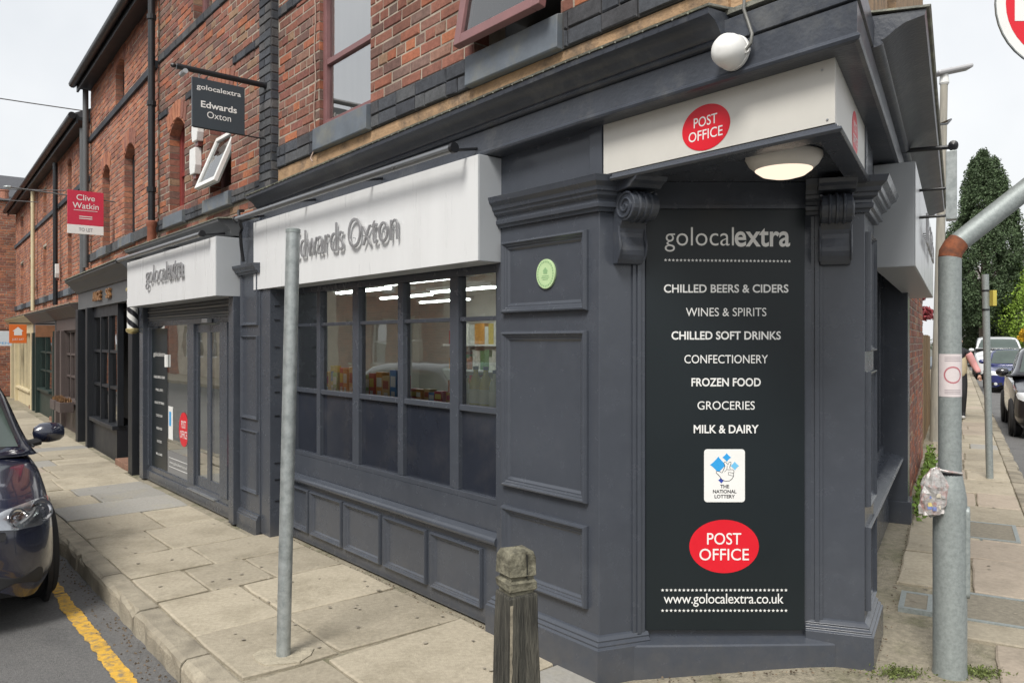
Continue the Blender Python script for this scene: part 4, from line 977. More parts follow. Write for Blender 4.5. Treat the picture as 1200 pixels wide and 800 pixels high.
# ================================================================ opposite side of the street (seen in the shop glass)
BUFF = M('buff_stone_wall', (.52, .46, .37), .9, .18, 3, .3, 40, c2=(.40, .33, .26), amt=.5, c2scale=1.2)
FO = Frame(FL.p(46, 9.6)[:2], (-FL.d)[:2], (-FL.n)[:2])
OPP = [(0, 8, BRICKO, 5.2, 'orange brick house across the street, farthest from the corner'), (8, 16, BUFF, 5.0, 'buff stone house across the street next to the farthest brick one'), (16, 24, BUFF, 5.5, 'taller buff stone house across the street'), (24, 31, BRICKO, 5.2, 'orange brick house across the street behind the parked car'), (31, 38, BUFF, 5.0, 'buff stone house across the street nearest the shop windows'), (38, 46, BRICK, 5.2, 'red brick house across the street facing the canted bay')]
for i, (a, b, mat, h, lab) in enumerate(OPP):
    hs = thing('opposite_house', FO.at((a+b)/2, 0), lab, 'building')
    holes = [(a+.8+k*1.9, a+1.7+k*1.9, z0, z0+1.5) for k in range(3) for z0 in (.9, 3.2)]
    if mat is BUFF:
        solid_grid(MB(), a, b, 0, h, -.3, 0, holes).build('stone_wall', BUFF, hs, FO.M)
    else: brick_wall(hs, FO, a, b, 0, h, 0, holes, mat=mat)
    for q in holes: sash(hs, FO, q[0], q[1], q[2], q[3], -.12, UPVC, bars=(.5,))
    MB().profx([(.25, h), (-3, h+1.8), (-6, h)], a, b).build('roof', M('slate_roof', (.06, .062, .07)), hs, FO.M)
o = MB().plan([FL.p(-9, 7.6), FL.p(46, 7.6), FL.p(46, 9.7), FL.p(-9, 9.7)][::-1], ROADZ-.02, -.01).build('far_pavement', FLAG); tag(o, kind='structure')
# ================================================================ signs and fittings on the shops
random.seed(11)
# Edwards Oxton fascia sign
def fascia_box(name, label, frame, x0, x1, y0, y1, z0, z1):
    t = thing(name, frame.at((x0+x1)/2, y0, z0), label, 'sign')
    MB().box(x0, x1, y0, y1-.004, z0, z1).build('sign_box', SIGNG, t, frame.M, bevel=.004)
    MB().box(x0+.003, x1-.003, y1-.002, y1, z0+.003, z1-.003).build('sign_face', SIGNW, t, frame.M)
    return t
s = fascia_box('fascia_sign', 'long white fascia sign with raised grey lettering above the five-bay shop window', FL, .76, 3.97, -.018, .16, 2.095, 2.685)
def standoff(t, frame, body, xl, z0, wd, ht, y, bold=0.0):
    sign_text(body, t, frame, xl, z0, wd, ht, y, LETG, extrude=.012, bold=bold-.013)
    m = MB()
    for i in range(len(body)):
        if body[i] != ' ':
            xx = xl - wd*(i+.5)/len(body); m.tube([(xx, y-.02, z0+ht*.35), (xx, y+.004, z0+ht*.35)], .004, 6)
    m.build('letter_pins', ALU, t, frame.M)['kind'] = 'stuff'
standoff(s, FL, 'Edwards', 3.09, 2.292, .81, .205, .176); standoff(s, FL, 'Oxton', 2.21, 2.292, .65, .205, .176)
s1 = fascia_box('fascia_sign', 'shorter white fascia sign with raised grey lettering above the glazed sliding door', FL, 4.30, 7.31, .122, .37, 2.055, 2.585)
standoff(s1, FL, 'golocal', 6.43, 2.215, .77, .25, .386); standoff(s1, FL, 'extra', 5.64, 2.272, .49, .18, .386, bold=.02)
s3 = fascia_box('fascia_sign', 'silver fascia sign on the side street front seen almost edge on', FR, -4.5, -.79, -.03, .19, 2.08, 2.68)
standoff(s3, FR, 'Edwards Oxton', -1.6, 2.30, 1.6, .2, .216)
# fascia over the canted bay with the red oval, wrapped round the sharp corner
pf = thing('fascia_sign', FL.at(-.6, 0, 2.45), 'cream fascia round the overhanging corner with a red oval on each side', 'sign')
MB().sweep([FL.p(-.035, 0), S0, RP(-.02, 0)], [(-.03, 2.458), (.006, 2.458), (.006, 2.70), (-.03, 2.70)]).build('sign_face', M('cream_sign_metal', (.60, .585, .54), .38, .05, 3, .03, 30, c2=(.52, .50, .45), amt=.3, c2scale=1.2), pf, I4, bevel=.001)
oval(pf, FL, -.628, 2.562, .122, .097, .0065); oval(pf, FR, .48, 2.562, .105, .097, .0065)
for uu, zz in ((-1.15, 2.665), (-1.17, 2.475)): MB().lathe([(.0, 0), (.005, .001), (.004, .003), (0, .0035)], (uu, .006, zz), 8, 'y').build('rivet', ALU, pf, FL.M)

# tall menu panel in the canted bay
mp = thing('wall_panel_sign', T(1.066, 3.84, .21), 'tall dark panel of white shop lettering with a red oval in the canted bay', 'sign')
MB().box(-1.462, -.669, -.022, .004, .21, 2.31).build('sign_board', PANEL, mp, FK.M, bevel=.002)
PY = .0045
sign_text('golocal', mp, FK, -.763, 2.098, .345, .122, PY, SILV, bold=-.006)
sign_text('extra', mp, FK, -1.112, 2.122, .277, .094, PY, SILV, bold=.018)
star_row(-.767, -1.385, 2.056, .0085, PY, 33, 2.05).build('star_row', WHITEV, mp, FK.M)
for body, zz, wd, b in (('CHILLED BEERS & CIDERS', 1.893, .622, .018), ('WINES & SPIRITS', 1.776, .402, 0), ('CHILLED SOFT DRINKS', 1.659, .546, .018), ('CONFECTIONERY', 1.541, .417, 0), ('FROZEN FOOD', 1.426, .346, .018), ('GROCERIES', 1.310, .286, 0), ('MILK & DAIRY', 1.192, .324, .018)):
    sign_text(body, mp, FK, -(1.0695-wd/2), zz, wd, .042, PY, WHITEV, bold=b)
oval(mp, FK, -1.059, .628, .174, .133, PY)
star_row(-.752, -1.368, .41, .0085, PY, 30).build('star_row', WHITEV, mp, FK.M)
sign_text('www.golocalextra.co.uk', mp, FK, -.758, .327, .598, .066, PY, WHITEV, spacing=.95)
star_row(-.752, -1.368, .308, .0085, PY, 30).build('star_row', WHITEV, mp, FK.M)
# lottery card: rounded white card, blue sparkles, crossed-fingers hand in outline
def rrect(x0, x1, z0, z1, r, n=5):
    pts = []
    for cx, cz, a0 in ((x1-r, z1-r, 0), (x0+r, z1-r, 90), (x0+r, z0+r, 180), (x1-r, z0+r, 270)):
        for k in range(n+1): a = R_(a0+90*k/n); pts.append((cx+r*math.cos(a), cz+r*math.sin(a)))
    return pts
lc = MB().prism(rrect(-1.163, -.959, .849, 1.113, .016), lambda p, q, t: (p, t, q), PY, PY+.001).build('lottery_card', WHITEV, mp, FK.M)
def spark(cx, cz, r, y):
    pts = []
    for k in range(32):
        a = 2*math.pi*k/32; c_, s_ = math.cos(a), math.sin(a); pts.append((cx+r*math.copysign(abs(c_)**2.3, c_), cz+r*math.copysign(abs(s_)**2.3, s_)))
    return MB().prism(pts, lambda p, q, t: (p, t, q), y, y+.0004)
spark(-1.030, 1.035, .042, PY+.0013).build('blue_sparkle', BLUEV, lc, FK.M); spark(-1.072, 1.072, .022, PY+.0013).build('blue_sparkle', BLUEV, lc, FK.M); spark(-1.112, 1.030, .022, PY+.0013).build('blue_sparkle', BLUEV2, lc, FK.M); spark(-1.045, .958, .016, PY+.0013).build('blue_sparkle', M('navy_vinyl', (.03, .06, .35), .4, .03, 4, 0), lc, FK.M)
HAND = [(1.028,.985),(1.018,.995),(1.020,1.004),(1.034,1.004),(1.048,.996),(1.055,1.010),(1.062,1.030),(1.056,1.044),(1.063,1.052),(1.072,1.046),(1.078,1.036),(1.084,1.050),(1.094,1.050),(1.094,1.040),(1.088,1.024),(1.090,1.012),(1.104,1.012),(1.110,1.002),(1.106,.992),(1.108,.980),(1.100,.966),(1.086,.954),(1.064,.952),(1.046,.962),(1.036,.976)]
MB().prism([(-x, z) for x, z in HAND], lambda p, q, t: (p, t, q), PY+.0018, PY+.0021).build('hand_outline', BLACKV, lc, FK.M)
cx = sum(x for x, z in HAND)/len(HAND); cz = sum(z for x, z in HAND)/len(HAND)
def inset(pts, d):
    n = len(pts); out = []
    for i in range(n):
        a, b, c = Vector(pts[i-1]), Vector(pts[i]), Vector(pts[(i+1) % n]); e1, e2 = (b-a).normalized(), (c-b).normalized(); nn = Vector((e1.y+e2.y, -e1.x-e2.x))
        out.append(tuple(b + nn.normalized()*d))
    return out
ar = sum(HAND[i-1][0]*HAND[i][1]-HAND[i][0]*HAND[i-1][1] for i in range(len(HAND)))
MB().prism([(-x, z) for x, z in inset(HAND, -.0028 if ar > 0 else .0028)], lambda p, q, t: (p, t, q), PY+.0022, PY+.0025).build('hand_fill', WHITEV, lc, FK.M)
for pth in ([(1.060,1.000),(1.072,1.012),(1.088,1.010)], [(1.072,1.012),(1.074,1.030)], [(1.084,.998),(1.104,.994)], [(1.082,.984),(1.106,.980)], [(1.080,.984),(1.080,1.000)]):
    m = MB()
    for (xa, za), (xb, zb) in zip(pth[:-1], pth[1:]):
        d = Vector((xb-xa, zb-za)).normalized()*.0011; m.prism([(-(xa-d.y), za+d.x), (-(xb-d.y), zb+d.x), (-(xb+d.y), zb-d.x), (-(xa+d.y), za-d.x)], lambda p, q, t: (p, t, q), PY+.0026, PY+.0028)
    m.build('finger_line', BLACKV, lc, FK.M)
for body, zz, wd in (('THE', .918, .045), ('NATIONAL', .893, .118), ('LOTTERY', .868, .102)): sign_text(body, lc, FK, -(1.062-wd/2), zz, wd, .018, PY+.0013, BLACKV, bold=.03)

# green round plaque on the pilaster
pq = thing('wall_plaque', FL.at(.40, .0, 2.0), 'small round pale green plaque on the left pilaster', 'plaque')
ellipse(.375, 2.005, .072, .078, 0, .012).build('plaque_disc', GREENV, pq, FL.M, bevel=.002)
ring_ = MB()
for k in range(28):
    a = 2*math.pi*k/28; cx, cz = .375+.059*math.cos(a), 2.005+.064*math.sin(a); ring_.box(cx-.0035, cx+.0035, .0122, .0128, cz-.0045, cz+.0045)
ring_.build('plaque_print', GREENV2, pq, FL.M)
m = MB(); m.prism([(.395,2.02),(.375,2.04),(.355,2.02),(.36,2.02),(.36,2.005),(.39,2.005),(.39,2.02)], lambda p, q, t: (p, t, q), .0122, .0128)
for zz, wd in ((1.992, .05), (1.983, .06), (1.974, .04)): m.box(.375-wd/2, .375+wd/2, .0122, .0128, zz, zz+.004)
m.build('plaque_print', GREENV2, pq, FL.M)

# trough lights over the two signs
def trough(label, x0, x1, y, z, arms, ya):
    t = thing('trough_light', FL.at((x0+x1)/2, y, z), label, 'lamp')
    MB().tube([(x0, y, z), (x1, y, z)], .024, 12).build('light_tube', M('brushed_tube', (.22, .23, .24), .3, .1, 5, 0, metal=.7), t, FL.M, smooth=True)
    for xx in (x0, x1): MB().lathe([(.03, -.012), (.03, .012)], (xx, y, z), 12, 'x').build('end_cap', BLACKM, t, FL.M)
    for xx in arms: MB().tube([(xx, y, z-.01), (xx, y-.05, z+.0), (xx, ya, z+.03)], .009, 8).build('arm', BLACKM, t, FL.M)
trough('slim trough light over the long white fascia sign', .84, 4.08, .27, 2.715, (.86, 1.9, 2.9, 3.9), .08)
trough('slim trough light over the shorter white fascia sign', 4.42, 7.40, .45, 2.61, (4.45, 5.8, 7.2), .2)
# black cable loop between the signs
t = MB().tube([FL.p(4.1, .20, 2.80), FL.p(4.02, .27, 2.78), FL.p(3.98, .28, 2.70), FL.p(4.0, .25, 2.63), FL.p(4.06, .24, 2.60), FL.p(4.1, .22, 2.50), FL.p(4.1, .20, 2.35)], .014, 8).build('black_cable', BLACKM, None, smooth=True)
tag(t, 'black cable looped on the wall between the two white fascia signs', 'cable')

# soffit lamp (lit) and white bell on the frieze
bl = thing('bulkhead_lamp', T(1.16, 3.28, 2.452), 'lit round bulkhead lamp under the corner soffit', 'lamp')
MB().lathe([(.148, 0), (.157, -.006), (.158, -.020), (.143, -.048), (.118, -.070)], n=40).build('lamp_ring', M('lamp_ring_grey', (.66, .63, .58), .4, .05, 5, 0), bl, smooth=True)
MB().lathe([(.123, -.060), (.116, -.073), (.09, -.092), (.05, -.103), (.0, -.106)], n=40).build('lamp_glass', LAMPE, bl, smooth=True)
bell = thing('alarm_bell', FL.at(-.835, .10, 2.80), 'white dome shaped bell on the dark frieze beside a cable', 'alarm')
MB().lathe([(.0, .105), (.025, .103), (.046, .093), (.060, .075), (.066, .05), (.067, .02), (.062, .0)], (-.835, .10, 2.795), 28, 'y').build('bell_dome', WHITEV, bell, FL.M, smooth=True)
MB().lathe([(.066, -.002), (.069, .0), (.069, .012), (.066, .014)], (-.835, .10, 2.795), 28, 'y').build('bell_rim', WHITEV, bell, FL.M, smooth=True)
MB().lathe([(.012, -.0), (.014, .012), (.0, .016)], (-.905, .115, 2.785), 12, 'y').build('cable_gland', WHITEV, bell, FL.M, smooth=True)
MB().tube([(-.905, .128, 2.783), (-.925, .13, 2.80), (-.925, .12, 2.84), (-.90, .11, 2.90), (-.885, .115, 2.95), (-.885, .11, 3.02)], .0065, 8).build('bell_cable', M('grey_cable', (.13, .13, .12), .5, .1, 5, 0), bell, FL.M, smooth=True)

# hanging sign on the blue brick pier
hs = thing('hanging_sign', FL.at(4.0, .05, 3.9), 'small dark hanging sign on a black bracket from the brick pier', 'sign')
MB().tube([(3.97, .04, 3.90), (3.97, .80, 3.90)], .024, 12).build('bracket_bar', BLACKM, hs, FL.M, smooth=True)
MB().lathe([(.03, 0), (.03, .02)], (3.97, .045, 3.90), 12, 'y').build('wall_plate', BLACKM, hs, FL.M)
MB().tube([(4.05, .74, 3.865), (3.93, .74, 3.865)], .02, 10).build('sign_light', SIGNG, hs, FL.M)
MB().lathe([(.0, 0), (.016, .01), (.02, .03), (.012, .045), (0, .05)], (3.97, .80, 3.90), 10, 'y').build('finial', BLACKM, hs, FL.M)
MB().tube([(3.97, .05, 3.43), (3.97, .67, 3.43)], .006, 6).build('lower_rod', BLACKM, hs, FL.M)
bd = MB().box(3.958, 3.982, .24, .68, 3.43, 3.84).build('sign_board', M('sign_board_slate', (.045, .058, .07), .35, .05, 3, 0), hs, FL.M, bevel=.003)
for yy in (.30, .62): MB().tube([(3.97, yy, 3.84), (3.97, yy, 3.89)], .006, 6).build('hanger', ALU, hs, FL.M)
FH = Frame(FL.p(3.957, 0)[:2], FL.n[:2], (-FL.d)[:2])     # the near face of the board: x runs out from the wall
for body, zz, wd, ht, b in (('golocalextra', 3.735, .37, .055, .01), ('Edwards', 3.60, .30, .055, .02), ('Oxton', 3.52, .20, .055, 0)):
    sign_text(body, hs, FH, (.46+wd/2), zz, wd, ht, .001, WHITEV, bold=b)
# letting board
tl = thing('letting_board', F2.at(2.6, 0, 3.7), 'red and white letting board on a long rod above the barber shop', 'sign')
MB().tube([(2.6, -.02, 3.74), (2.6, 1.32, 3.80)], .010, 8).build('rod', M('grey_rod', (.12, .12, .12), .5, .1, 5, 0), tl, F2.M)
MB().lathe([(.0, -.05), (.022, -.02), (.022, .02), (0, .07)], (2.6, 1.32, 3.80), 10, 'y').build('rod_tip', GALV, tl, F2.M)
MB().box(2.573, 2.592, .14, .61, 3.35, 3.85).build('board', M('letting_red', (.56, .03, .07), .45, .05, 4, 0), tl, F2.M, bevel=.002)
MB().box(2.573, 2.592, .14, .61, 3.22, 3.35).build('white_strip', WHITEV, tl, F2.M, bevel=.002)
FT = Frame(F2.p(2.572, 0)[:2], F2.n[:2], (-F2.d)[:2])
for body, zz, wd, ht, mt in (('Clive', 3.71, .24, .085, WHITEV), ('Watkin', 3.59, .34, .085, WHITEV), ('TO LET', 3.26, .18, .05, M('grey_print', (.3, .3, .32), .5, .03, 4, 0))):
    sign_text(body, tl, FT, (.375+wd/2), zz, wd, ht, .0015, mt, bold=.005)
MB().box(.53, .22, .001, .002, 3.56, 3.567).build('rule', WHITEV, tl, FT.M)
for zz in (3.44, 3.47): MB().box(.46, .29, .001, .002, zz, zz+.012).build('small_print', WHITEV, tl, FT.M)
# barber pole
bp = thing('barber_pole', F2.at(.03, .25, 1.75), 'striped barber pole with brass ends under the shorter white sign', 'barber pole')
def stripes():
    m, N, L = new_mat('barber_stripes'); out = N.new('ShaderNodeOutputMaterial'); b = N.new('ShaderNodeBsdfPrincipled'); L.new(b.outputs[0], out.inputs[0])
    tcn = N.new('ShaderNodeTexCoord'); sp = N.new('ShaderNodeSeparateXYZ'); L.new(tcn.outputs['Object'], sp.inputs[0])
    at = N.new('ShaderNodeMath'); at.operation = 'ARCTAN2'; L.new(sp.outputs[1], at.inputs[0]); L.new(sp.outputs[0], at.inputs[1])
    mu = N.new('ShaderNodeMath'); mu.operation = 'MULTIPLY_ADD'; mu.inputs[1].default_value = 22; L.new(sp.outputs[2], mu.inputs[0]); L.new(at.outputs[0], mu.inputs[2])
    si = N.new('ShaderNodeMath'); si.operation = 'SINE'; m2 = N.new('ShaderNodeMath'); m2.operation = 'MULTIPLY'; m2.inputs[1].default_value = 2; L.new(mu.outputs[0], m2.inputs[0]); L.new(m2.outputs[0], si.inputs[0])
    gt = N.new('ShaderNodeMath'); gt.operation = 'GREATER_THAN'; gt.inputs[1].default_value = 0; L.new(si.outputs[0], gt.inputs[0])
    mx = N.new('ShaderNodeMix'); mx.data_type = 'RGBA'; L.new(gt.outputs[0], mx.inputs[0]); mx.inputs[6].default_value = (.02, .02, .025, 1); mx.inputs[7].default_value = (.7, .7, .68, 1); L.new(mx.outputs[2], b.inputs['Base Color']); b.inputs['Roughness'].default_value = .25
    return m
BRASS = M('pale_brass', (.62, .52, .26), .3, .1, 8, 0, metal=.7)
Wp = F2.at(.03, .27, 1.74)
MB().lathe([(.06, .06), (.06, .52)], n=20).build('striped_drum', stripes(), bp, Wp, smooth=True)
MB().lathe([(.0, 0), (.04, .005), (.072, .03), (.075, .06), (.06, .07)], n=20).build('brass_end', BRASS, bp, Wp, smooth=True)
MB().lathe([(.06, .51), (.075, .52), (.072, .55), (.04, .575), (.0, .58)], n=20).build('brass_end', BRASS, bp, Wp, smooth=True)
MB().box(.01, .05, .1, .22, 1.98, 2.03).build('wall_arm', BLACKM, bp, F2.M)
# alarm boxes
def alarm(frame, x, y, z, label, h=.28):
    t = thing('alarm_box', frame.at(x, y, z), label, 'alarm')
    MB().prism([(-.07, 0), (.07, 0), (.095, .09), (.085, h), (-.085, h), (-.095, .09)], lambda p, q, s: (x+p, s, z+q), y, y+.075).build('case', UPVC, t, frame.M, bevel=.008)
    MB().box(x-.05, x+.05, y, y+.05, z-.05, z).build('strobe', M('strobe_red', (.16, .05, .04), .3, .05, 4, 0), t, frame.M, bevel=.005)
alarm(FL, 5.88, -.02, 3.79, 'upper white alarm box on the brickwork behind the hanging sign')
alarm(FL, 5.95, -.02, 3.45, 'lower white alarm box on the brickwork below the hanging sign')
alarm(F2, 8.0, .02, 2.95, 'white alarm box on the brickwork above the brown shopfront')
alarm(F2, 11.9, .02, 2.95, 'white alarm box on the farthest house of the row')
# flower boxes on the brown shop
for k, (xx, wy) in enumerate(((5.55, .22), (6.25, .22))):
    t = thing('window_box', F2.at(xx+.27, wy, .42), ('nearer' if k == 0 else 'farther') + ' brown window box with dry plants on the brown shopfront', 'planter', 'window boxes on the brown shopfront')
    MB().box(xx, xx+.56, .10, .32, .38, .56).build('box', BROWNP, t, F2.M, bevel=.006)
    m = MB()
    for _ in range(220):
        px, py = random.uniform(xx+.02, xx+.54), random.uniform(.13, .30); hh = random.uniform(.03, .09); a = random.uniform(0, 3.1); r = .012
        m.add([(px-r*math.cos(a), py-r*math.sin(a), .555), (px+r*math.cos(a), py+r*math.sin(a), .555), (px+random.uniform(-.02, .02), py+random.uniform(-.02, .02), .56+hh)], [(0, 1, 2)])
    m.build('dry_plants', M('dry_plants', (.20, .11, .05), .9, .4, 30, 0, rnd=.4), t, F2.M, fix=False)['kind'] = 'stuff'
# small projecting signs far down the row
def small_sign(name, label, frame, x, y0, y1, z0, z1, mat, txt, tm=None):
    t = thing(name, frame.at(x, y0, z0), label, 'sign')
    MB().box(x-.03, x, y0, y1, z0, z1).build('board', mat, t, frame.M, bevel=.004)
    MB().tube([(x-.015, -.02, z1+.03), (x-.015, y1, z1+.03)], .012, 8).build('bracket', BLACKM, t, frame.M)
    ft = Frame(frame.p(x-.031, 0)[:2], frame.n[:2], (-frame.d)[:2])
    if txt: sign_text(txt, t, ft, y1-.06, z0+(z1-z0)*.12, (y1-y0)-.12, (z1-z0)*.14, 0, tm or WHITEV)
    return t, ft
t, ft = small_sign('projecting_sign', 'orange projecting sign with a white house mark far down the row', F2, 11.9, .20, .56, 1.61, 2.06, M('orange_sign', (.75, .17, .03), .4, .05, 4, 0), 'JUST EAT')
MB().prism([(.30, 1.80), (.46, 1.80), (.46, 1.90), (.49, 1.90), (.38, 2.0), (.27, 1.90), (.30, 1.90)], lambda p, q, s: (p, s, q), -.0005, .0005).build('house_mark', WHITEV, t, ft.M)
small_sign('projecting_sign', 'white and blue projecting sign at the left edge of the street view', F2, 14.6, .28, .75, 1.53, 1.93, M('pale_sign', (.62, .68, .75), .4, .05, 4, 0), 'OPEN', BLUEV)
small_sign('projecting_sign', 'brown wooden hanging sign over the brown and green shopfronts', F2, 8.1, .07, .42, 1.74, 1.98, M('wood_sign', (.26, .12, .06), .6, .2, 8, .1, 40), '')
# overhead cables
for k, (a, b, sag, lab) in enumerate((((F2.p(4.0, .2, 5.4)), F2.p(9, 14, 7.4), .25, 'uppermost thin overhead cable crossing the sky at left'), (F2.p(10.5, .1, 4.85), F2.p(16, 11, 6.3), .25, 'middle thin overhead cable crossing the sky at left'), (F2.p(6.5, .1, 4.5), F2.p(12, 11, 5.5), .3, 'lowest dark overhead cable crossing the sky at left'))):
    pts = [a*(1-t)+b*t - Vector((0, 0, sag*4*t*(1-t))) for t in [i/20 for i in range(21)]]
    tag(MB().tube(pts, .009, 6).build('overhead_cable', M('sky_cable', (.08, .08, .085), .6, .1, 5, 0), None, smooth=True), lab, 'cable', 'cables over the street')
# bracket plate on the side street front
wsn = thing('wall_bracket_sign', T(*RP(1.3, .2)[:2], 2.6), 'slim grey plate held off the side street front by black rods', 'sign')
MB().tube([(-1.25, .02, 2.85), (-1.3, .36, 2.85)], .014, 8).build('bracket_arm', BLACKM, wsn, FR.M)
MB().lathe([(.0, -.03), (.028, -.02), (.028, .03), (0, .04)], (-1.3, .375, 2.855), 12, 'x').build('arm_joint', BLACKM, wsn, FR.M)
MB().box(-1.36, -1.26, .335, .395, 2.40, 2.82).build('plate', GALV, wsn, FR.M, bevel=.003)
for xx, zz in ((-1.31, 2.60), (-1.31, 2.43)): MB().tube([(xx, -.02, zz), (xx, .34, zz)], .009, 8).build('rod', BLACKM, wsn, FR.M)
MB().tube([(-1.1, .23, 2.95), (-1.4, .34, 3.02), (-1.7, .36, 3.12), (-2.1, .30, 3.2), (-2.4, .1, 3.25)], .007, 6).build('cable', BLACKM, wsn, FR.M, smooth=True)
# goods behind the shop window
def bottle(x, y, z, h, r, c, label, cap=(.02, .02, .02)):
    t = thing('bottle', FL.at(x, y, z), label, 'bottle', 'bottles behind the shop window')
    MB().lathe([(r*.9, 0), (r, .01), (r, h*.58), (r*.85, h*.68), (r*.38, h*.82), (r*.36, h*.93)], (x, y, z), 14).build('glass_body', c, t, FL.M, smooth=True)
    MB().lathe([(r*.42, h*.92), (r*.42, h), (0, h+.002)], (x, y, z), 12).build('cap', M('cap_%d' % int(cap[0]*100), cap, .4, .05, 5, 0), t, FL.M)
    MB().lathe([(r*1.02, h*.16), (r*1.02, h*.48)], (x, y, z), 14).build('label_band', M('paper_label', (.75, .72, .6), .7, .05, 8, 0), t, FL.M)
GOLDB = M('gold_spirit', (.62, .50, .10), .15, .1, 5, 0, spec=.8); CLEARB = M('pale_spirit', (.62, .63, .50), .15, .1, 5, 0, spec=.8); WHB = M('white_bottle', (.85, .85, .85), .35, .05, 5, 0); GRB = M('green_bottle', (.03, .09, .03), .15, .1, 5, 0, spec=.8)
zz = 1.226
lab = {0: 'white bottle with dark cap nearest the bay mullion', 1: 'square shouldered gold spirit bottle beside the white bottle', 2: 'gold spirit bottle second from the pilaster', 3: 'pale spirit bottle closest to the pilaster'}
for k, (xx, hh, r, c, cp) in enumerate(((1.31, .21, .036, WHB, (.02, .02, .03)), (1.20, .27, .042, GOLDB, (.02, .02, .02)), (1.10, .27, .042, GOLDB, (.03, .04, .2)), (1.01, .25, .036, CLEARB, (.04, .05, .25)))):
    bottle(xx, -.16, zz, hh, r, c, lab[k], cp)
def carton(x, y, w, h, d, c, label, c2):
    t = thing('carton', FL.at(x, y, zz), label, 'box', 'cartons behind the shop window')
    MB().box(x-w/2, x+w/2, y-d, y, zz, zz+h).build('box', M('card_%02d%02d%02d' % tuple(int(v*99) for v in c), c, .5, .12, 20, 0), t, FL.M, bevel=.003)
    MB().box(x-w*.36, x+w*.36, y+.0005, y+.0012, zz+h*.45, zz+h*.8).build('print_band', M('card_%02d%02d%02d' % tuple(int(v*99) for v in c2), c2, .5, .1, 20, 0), t, FL.M)
    MB().box(x-w*.25, x+w*.25, y+.0005, y+.0012, zz+h*.12, zz+h*.3).build('print_band', WHITEV, t, FL.M)
cols_ = [((.75,.42,.05),(.5,.03,.03)),((.62,.10,.05),(.8,.6,.1)),((.10,.25,.55),(.8,.8,.8)),((.75,.55,.08),(.1,.25,.5)),((.70,.30,.05),(.8,.8,.7)),((.55,.04,.05),(.85,.7,.2)),((.30,.45,.15),(.8,.8,.7)),((.72,.50,.22),(.45,.1,.05))]
words = ['amber carton with red band', 'red carton with yellow band', 'blue carton with white band', 'yellow carton with blue band', 'orange carton with pale band', 'crimson carton with gold band', 'green carton with pale band', 'tan carton with brown band']
wher = ['second bay', 'middle bay', 'fourth bay']
i = 0
for bay, (a, b, hh) in enumerate(((2.72, 3.32, .22), (2.08, 2.66, .21), (1.42, 2.04, .10))):
    x = b - .05; k = 0
    while x > a+.03:
        w = random.uniform(.07, .115); c, c2 = cols_[(i*3+bay) % 8]
        carton(x-w/2, -.145-random.uniform(0, .03), w-.008, hh*random.uniform(.75, 1.05), .06, c, '%s, number %d from the left, %s' % (words[(i*3+bay) % 8], k+1, wher[bay]), c2)
        x -= w; i += 1; k += 1
# ceiling strip lights inside
for k, (xx, yy) in enumerate(((3.1, -.95), (4.5, -1.2), (3.7, -1.9), (5.1, -2.1), (5.6, -3.0))):
    t = thing('strip_light', FL.at(xx, yy, 2.2), ['strip light nearest the first window bay', 'strip light above the middle bays', 'rear strip light near the pilaster', 'rear strip light at the middle of the shop', 'strip light at the far end of the shop'][k], 'lamp', 'ceiling strip lights in the shop')
    MB().box(xx-.55, xx+.55, yy-.07, yy+.07, 2.185, 2.22).build('housing', UPVC, t, FL.M)
    MB().box(xx-.53, xx+.53, yy-.03, yy+.03, 2.165, 2.184).build('tube', STRIP, t, FL.M)
# shelving at the back with rows of goods
sv = thing('shop_shelving', FL.at(3.4, -2.5, .02), 'grey shelving with rows of goods seen through the nearest window bays', 'shelving')
MB().box(2.2, 4.7, -2.7, -2.66, .02, 1.75).build('back_panel', ROOM, sv, FL.M)
for z_ in (.3, .7, 1.02, 1.32, 1.60): MB().box(2.2, 4.7, -2.66, -2.36, z_, z_+.02).build('shelf', UPVC, sv, FL.M)
m = MB()
for z_ in (.72, 1.04, 1.34, 1.62):
    x = 2.22
    while x < 4.62: w = random.uniform(.05, .1); m.box(x, x+w-.006, -2.6, -2.4, z_+.001, z_+random.uniform(.12, .24)); x += w
def goods():
    return brick_mat('shelf_goods', [(.5,.05,.04),(.6,.45,.08),(.1,.2,.45),(.7,.68,.6),(.3,.12,.05),(.12,.3,.12),(.65,.3,.05)])
m.build('shelf_goods', goods(), sv, FL.M)['kind'] = 'stuff'
# ================================================================ street furniture
random.seed(13)
# bare galvanised pole on the shop street pavement
px, py = -1.202, 4.035
t = thing('steel_pole', T(px, py, 0), 'bare grey steel pole on the pavement before the shop window', 'pole')
tp = MB().tube([(px, py, -.02), (px+.052, py, 2.235)], .036, 20).build('tube', GALV, t, I4, smooth=True)
MB().lathe([(.038, 2.22), (.038, 2.238), (.03, 2.243), (0, 2.244)], (px+.052, py, 0), 20).build('cap', GALVW, t, I4, smooth=True)
m = MB(); q = [(px+.16*math.cos(a)*random.uniform(.8, 1.2), py+.13*math.sin(a)*random.uniform(.8, 1.2)) for a in [i*math.pi/5 for i in range(10)]]
m.prism(q, lambda p, r, s: (p, r, s), -.015, .0065).build('mortar_patch', M('pale_mortar', (.37, .33, .25), .95, .25, 16, .7, 70, bdist=.01), t, I4)
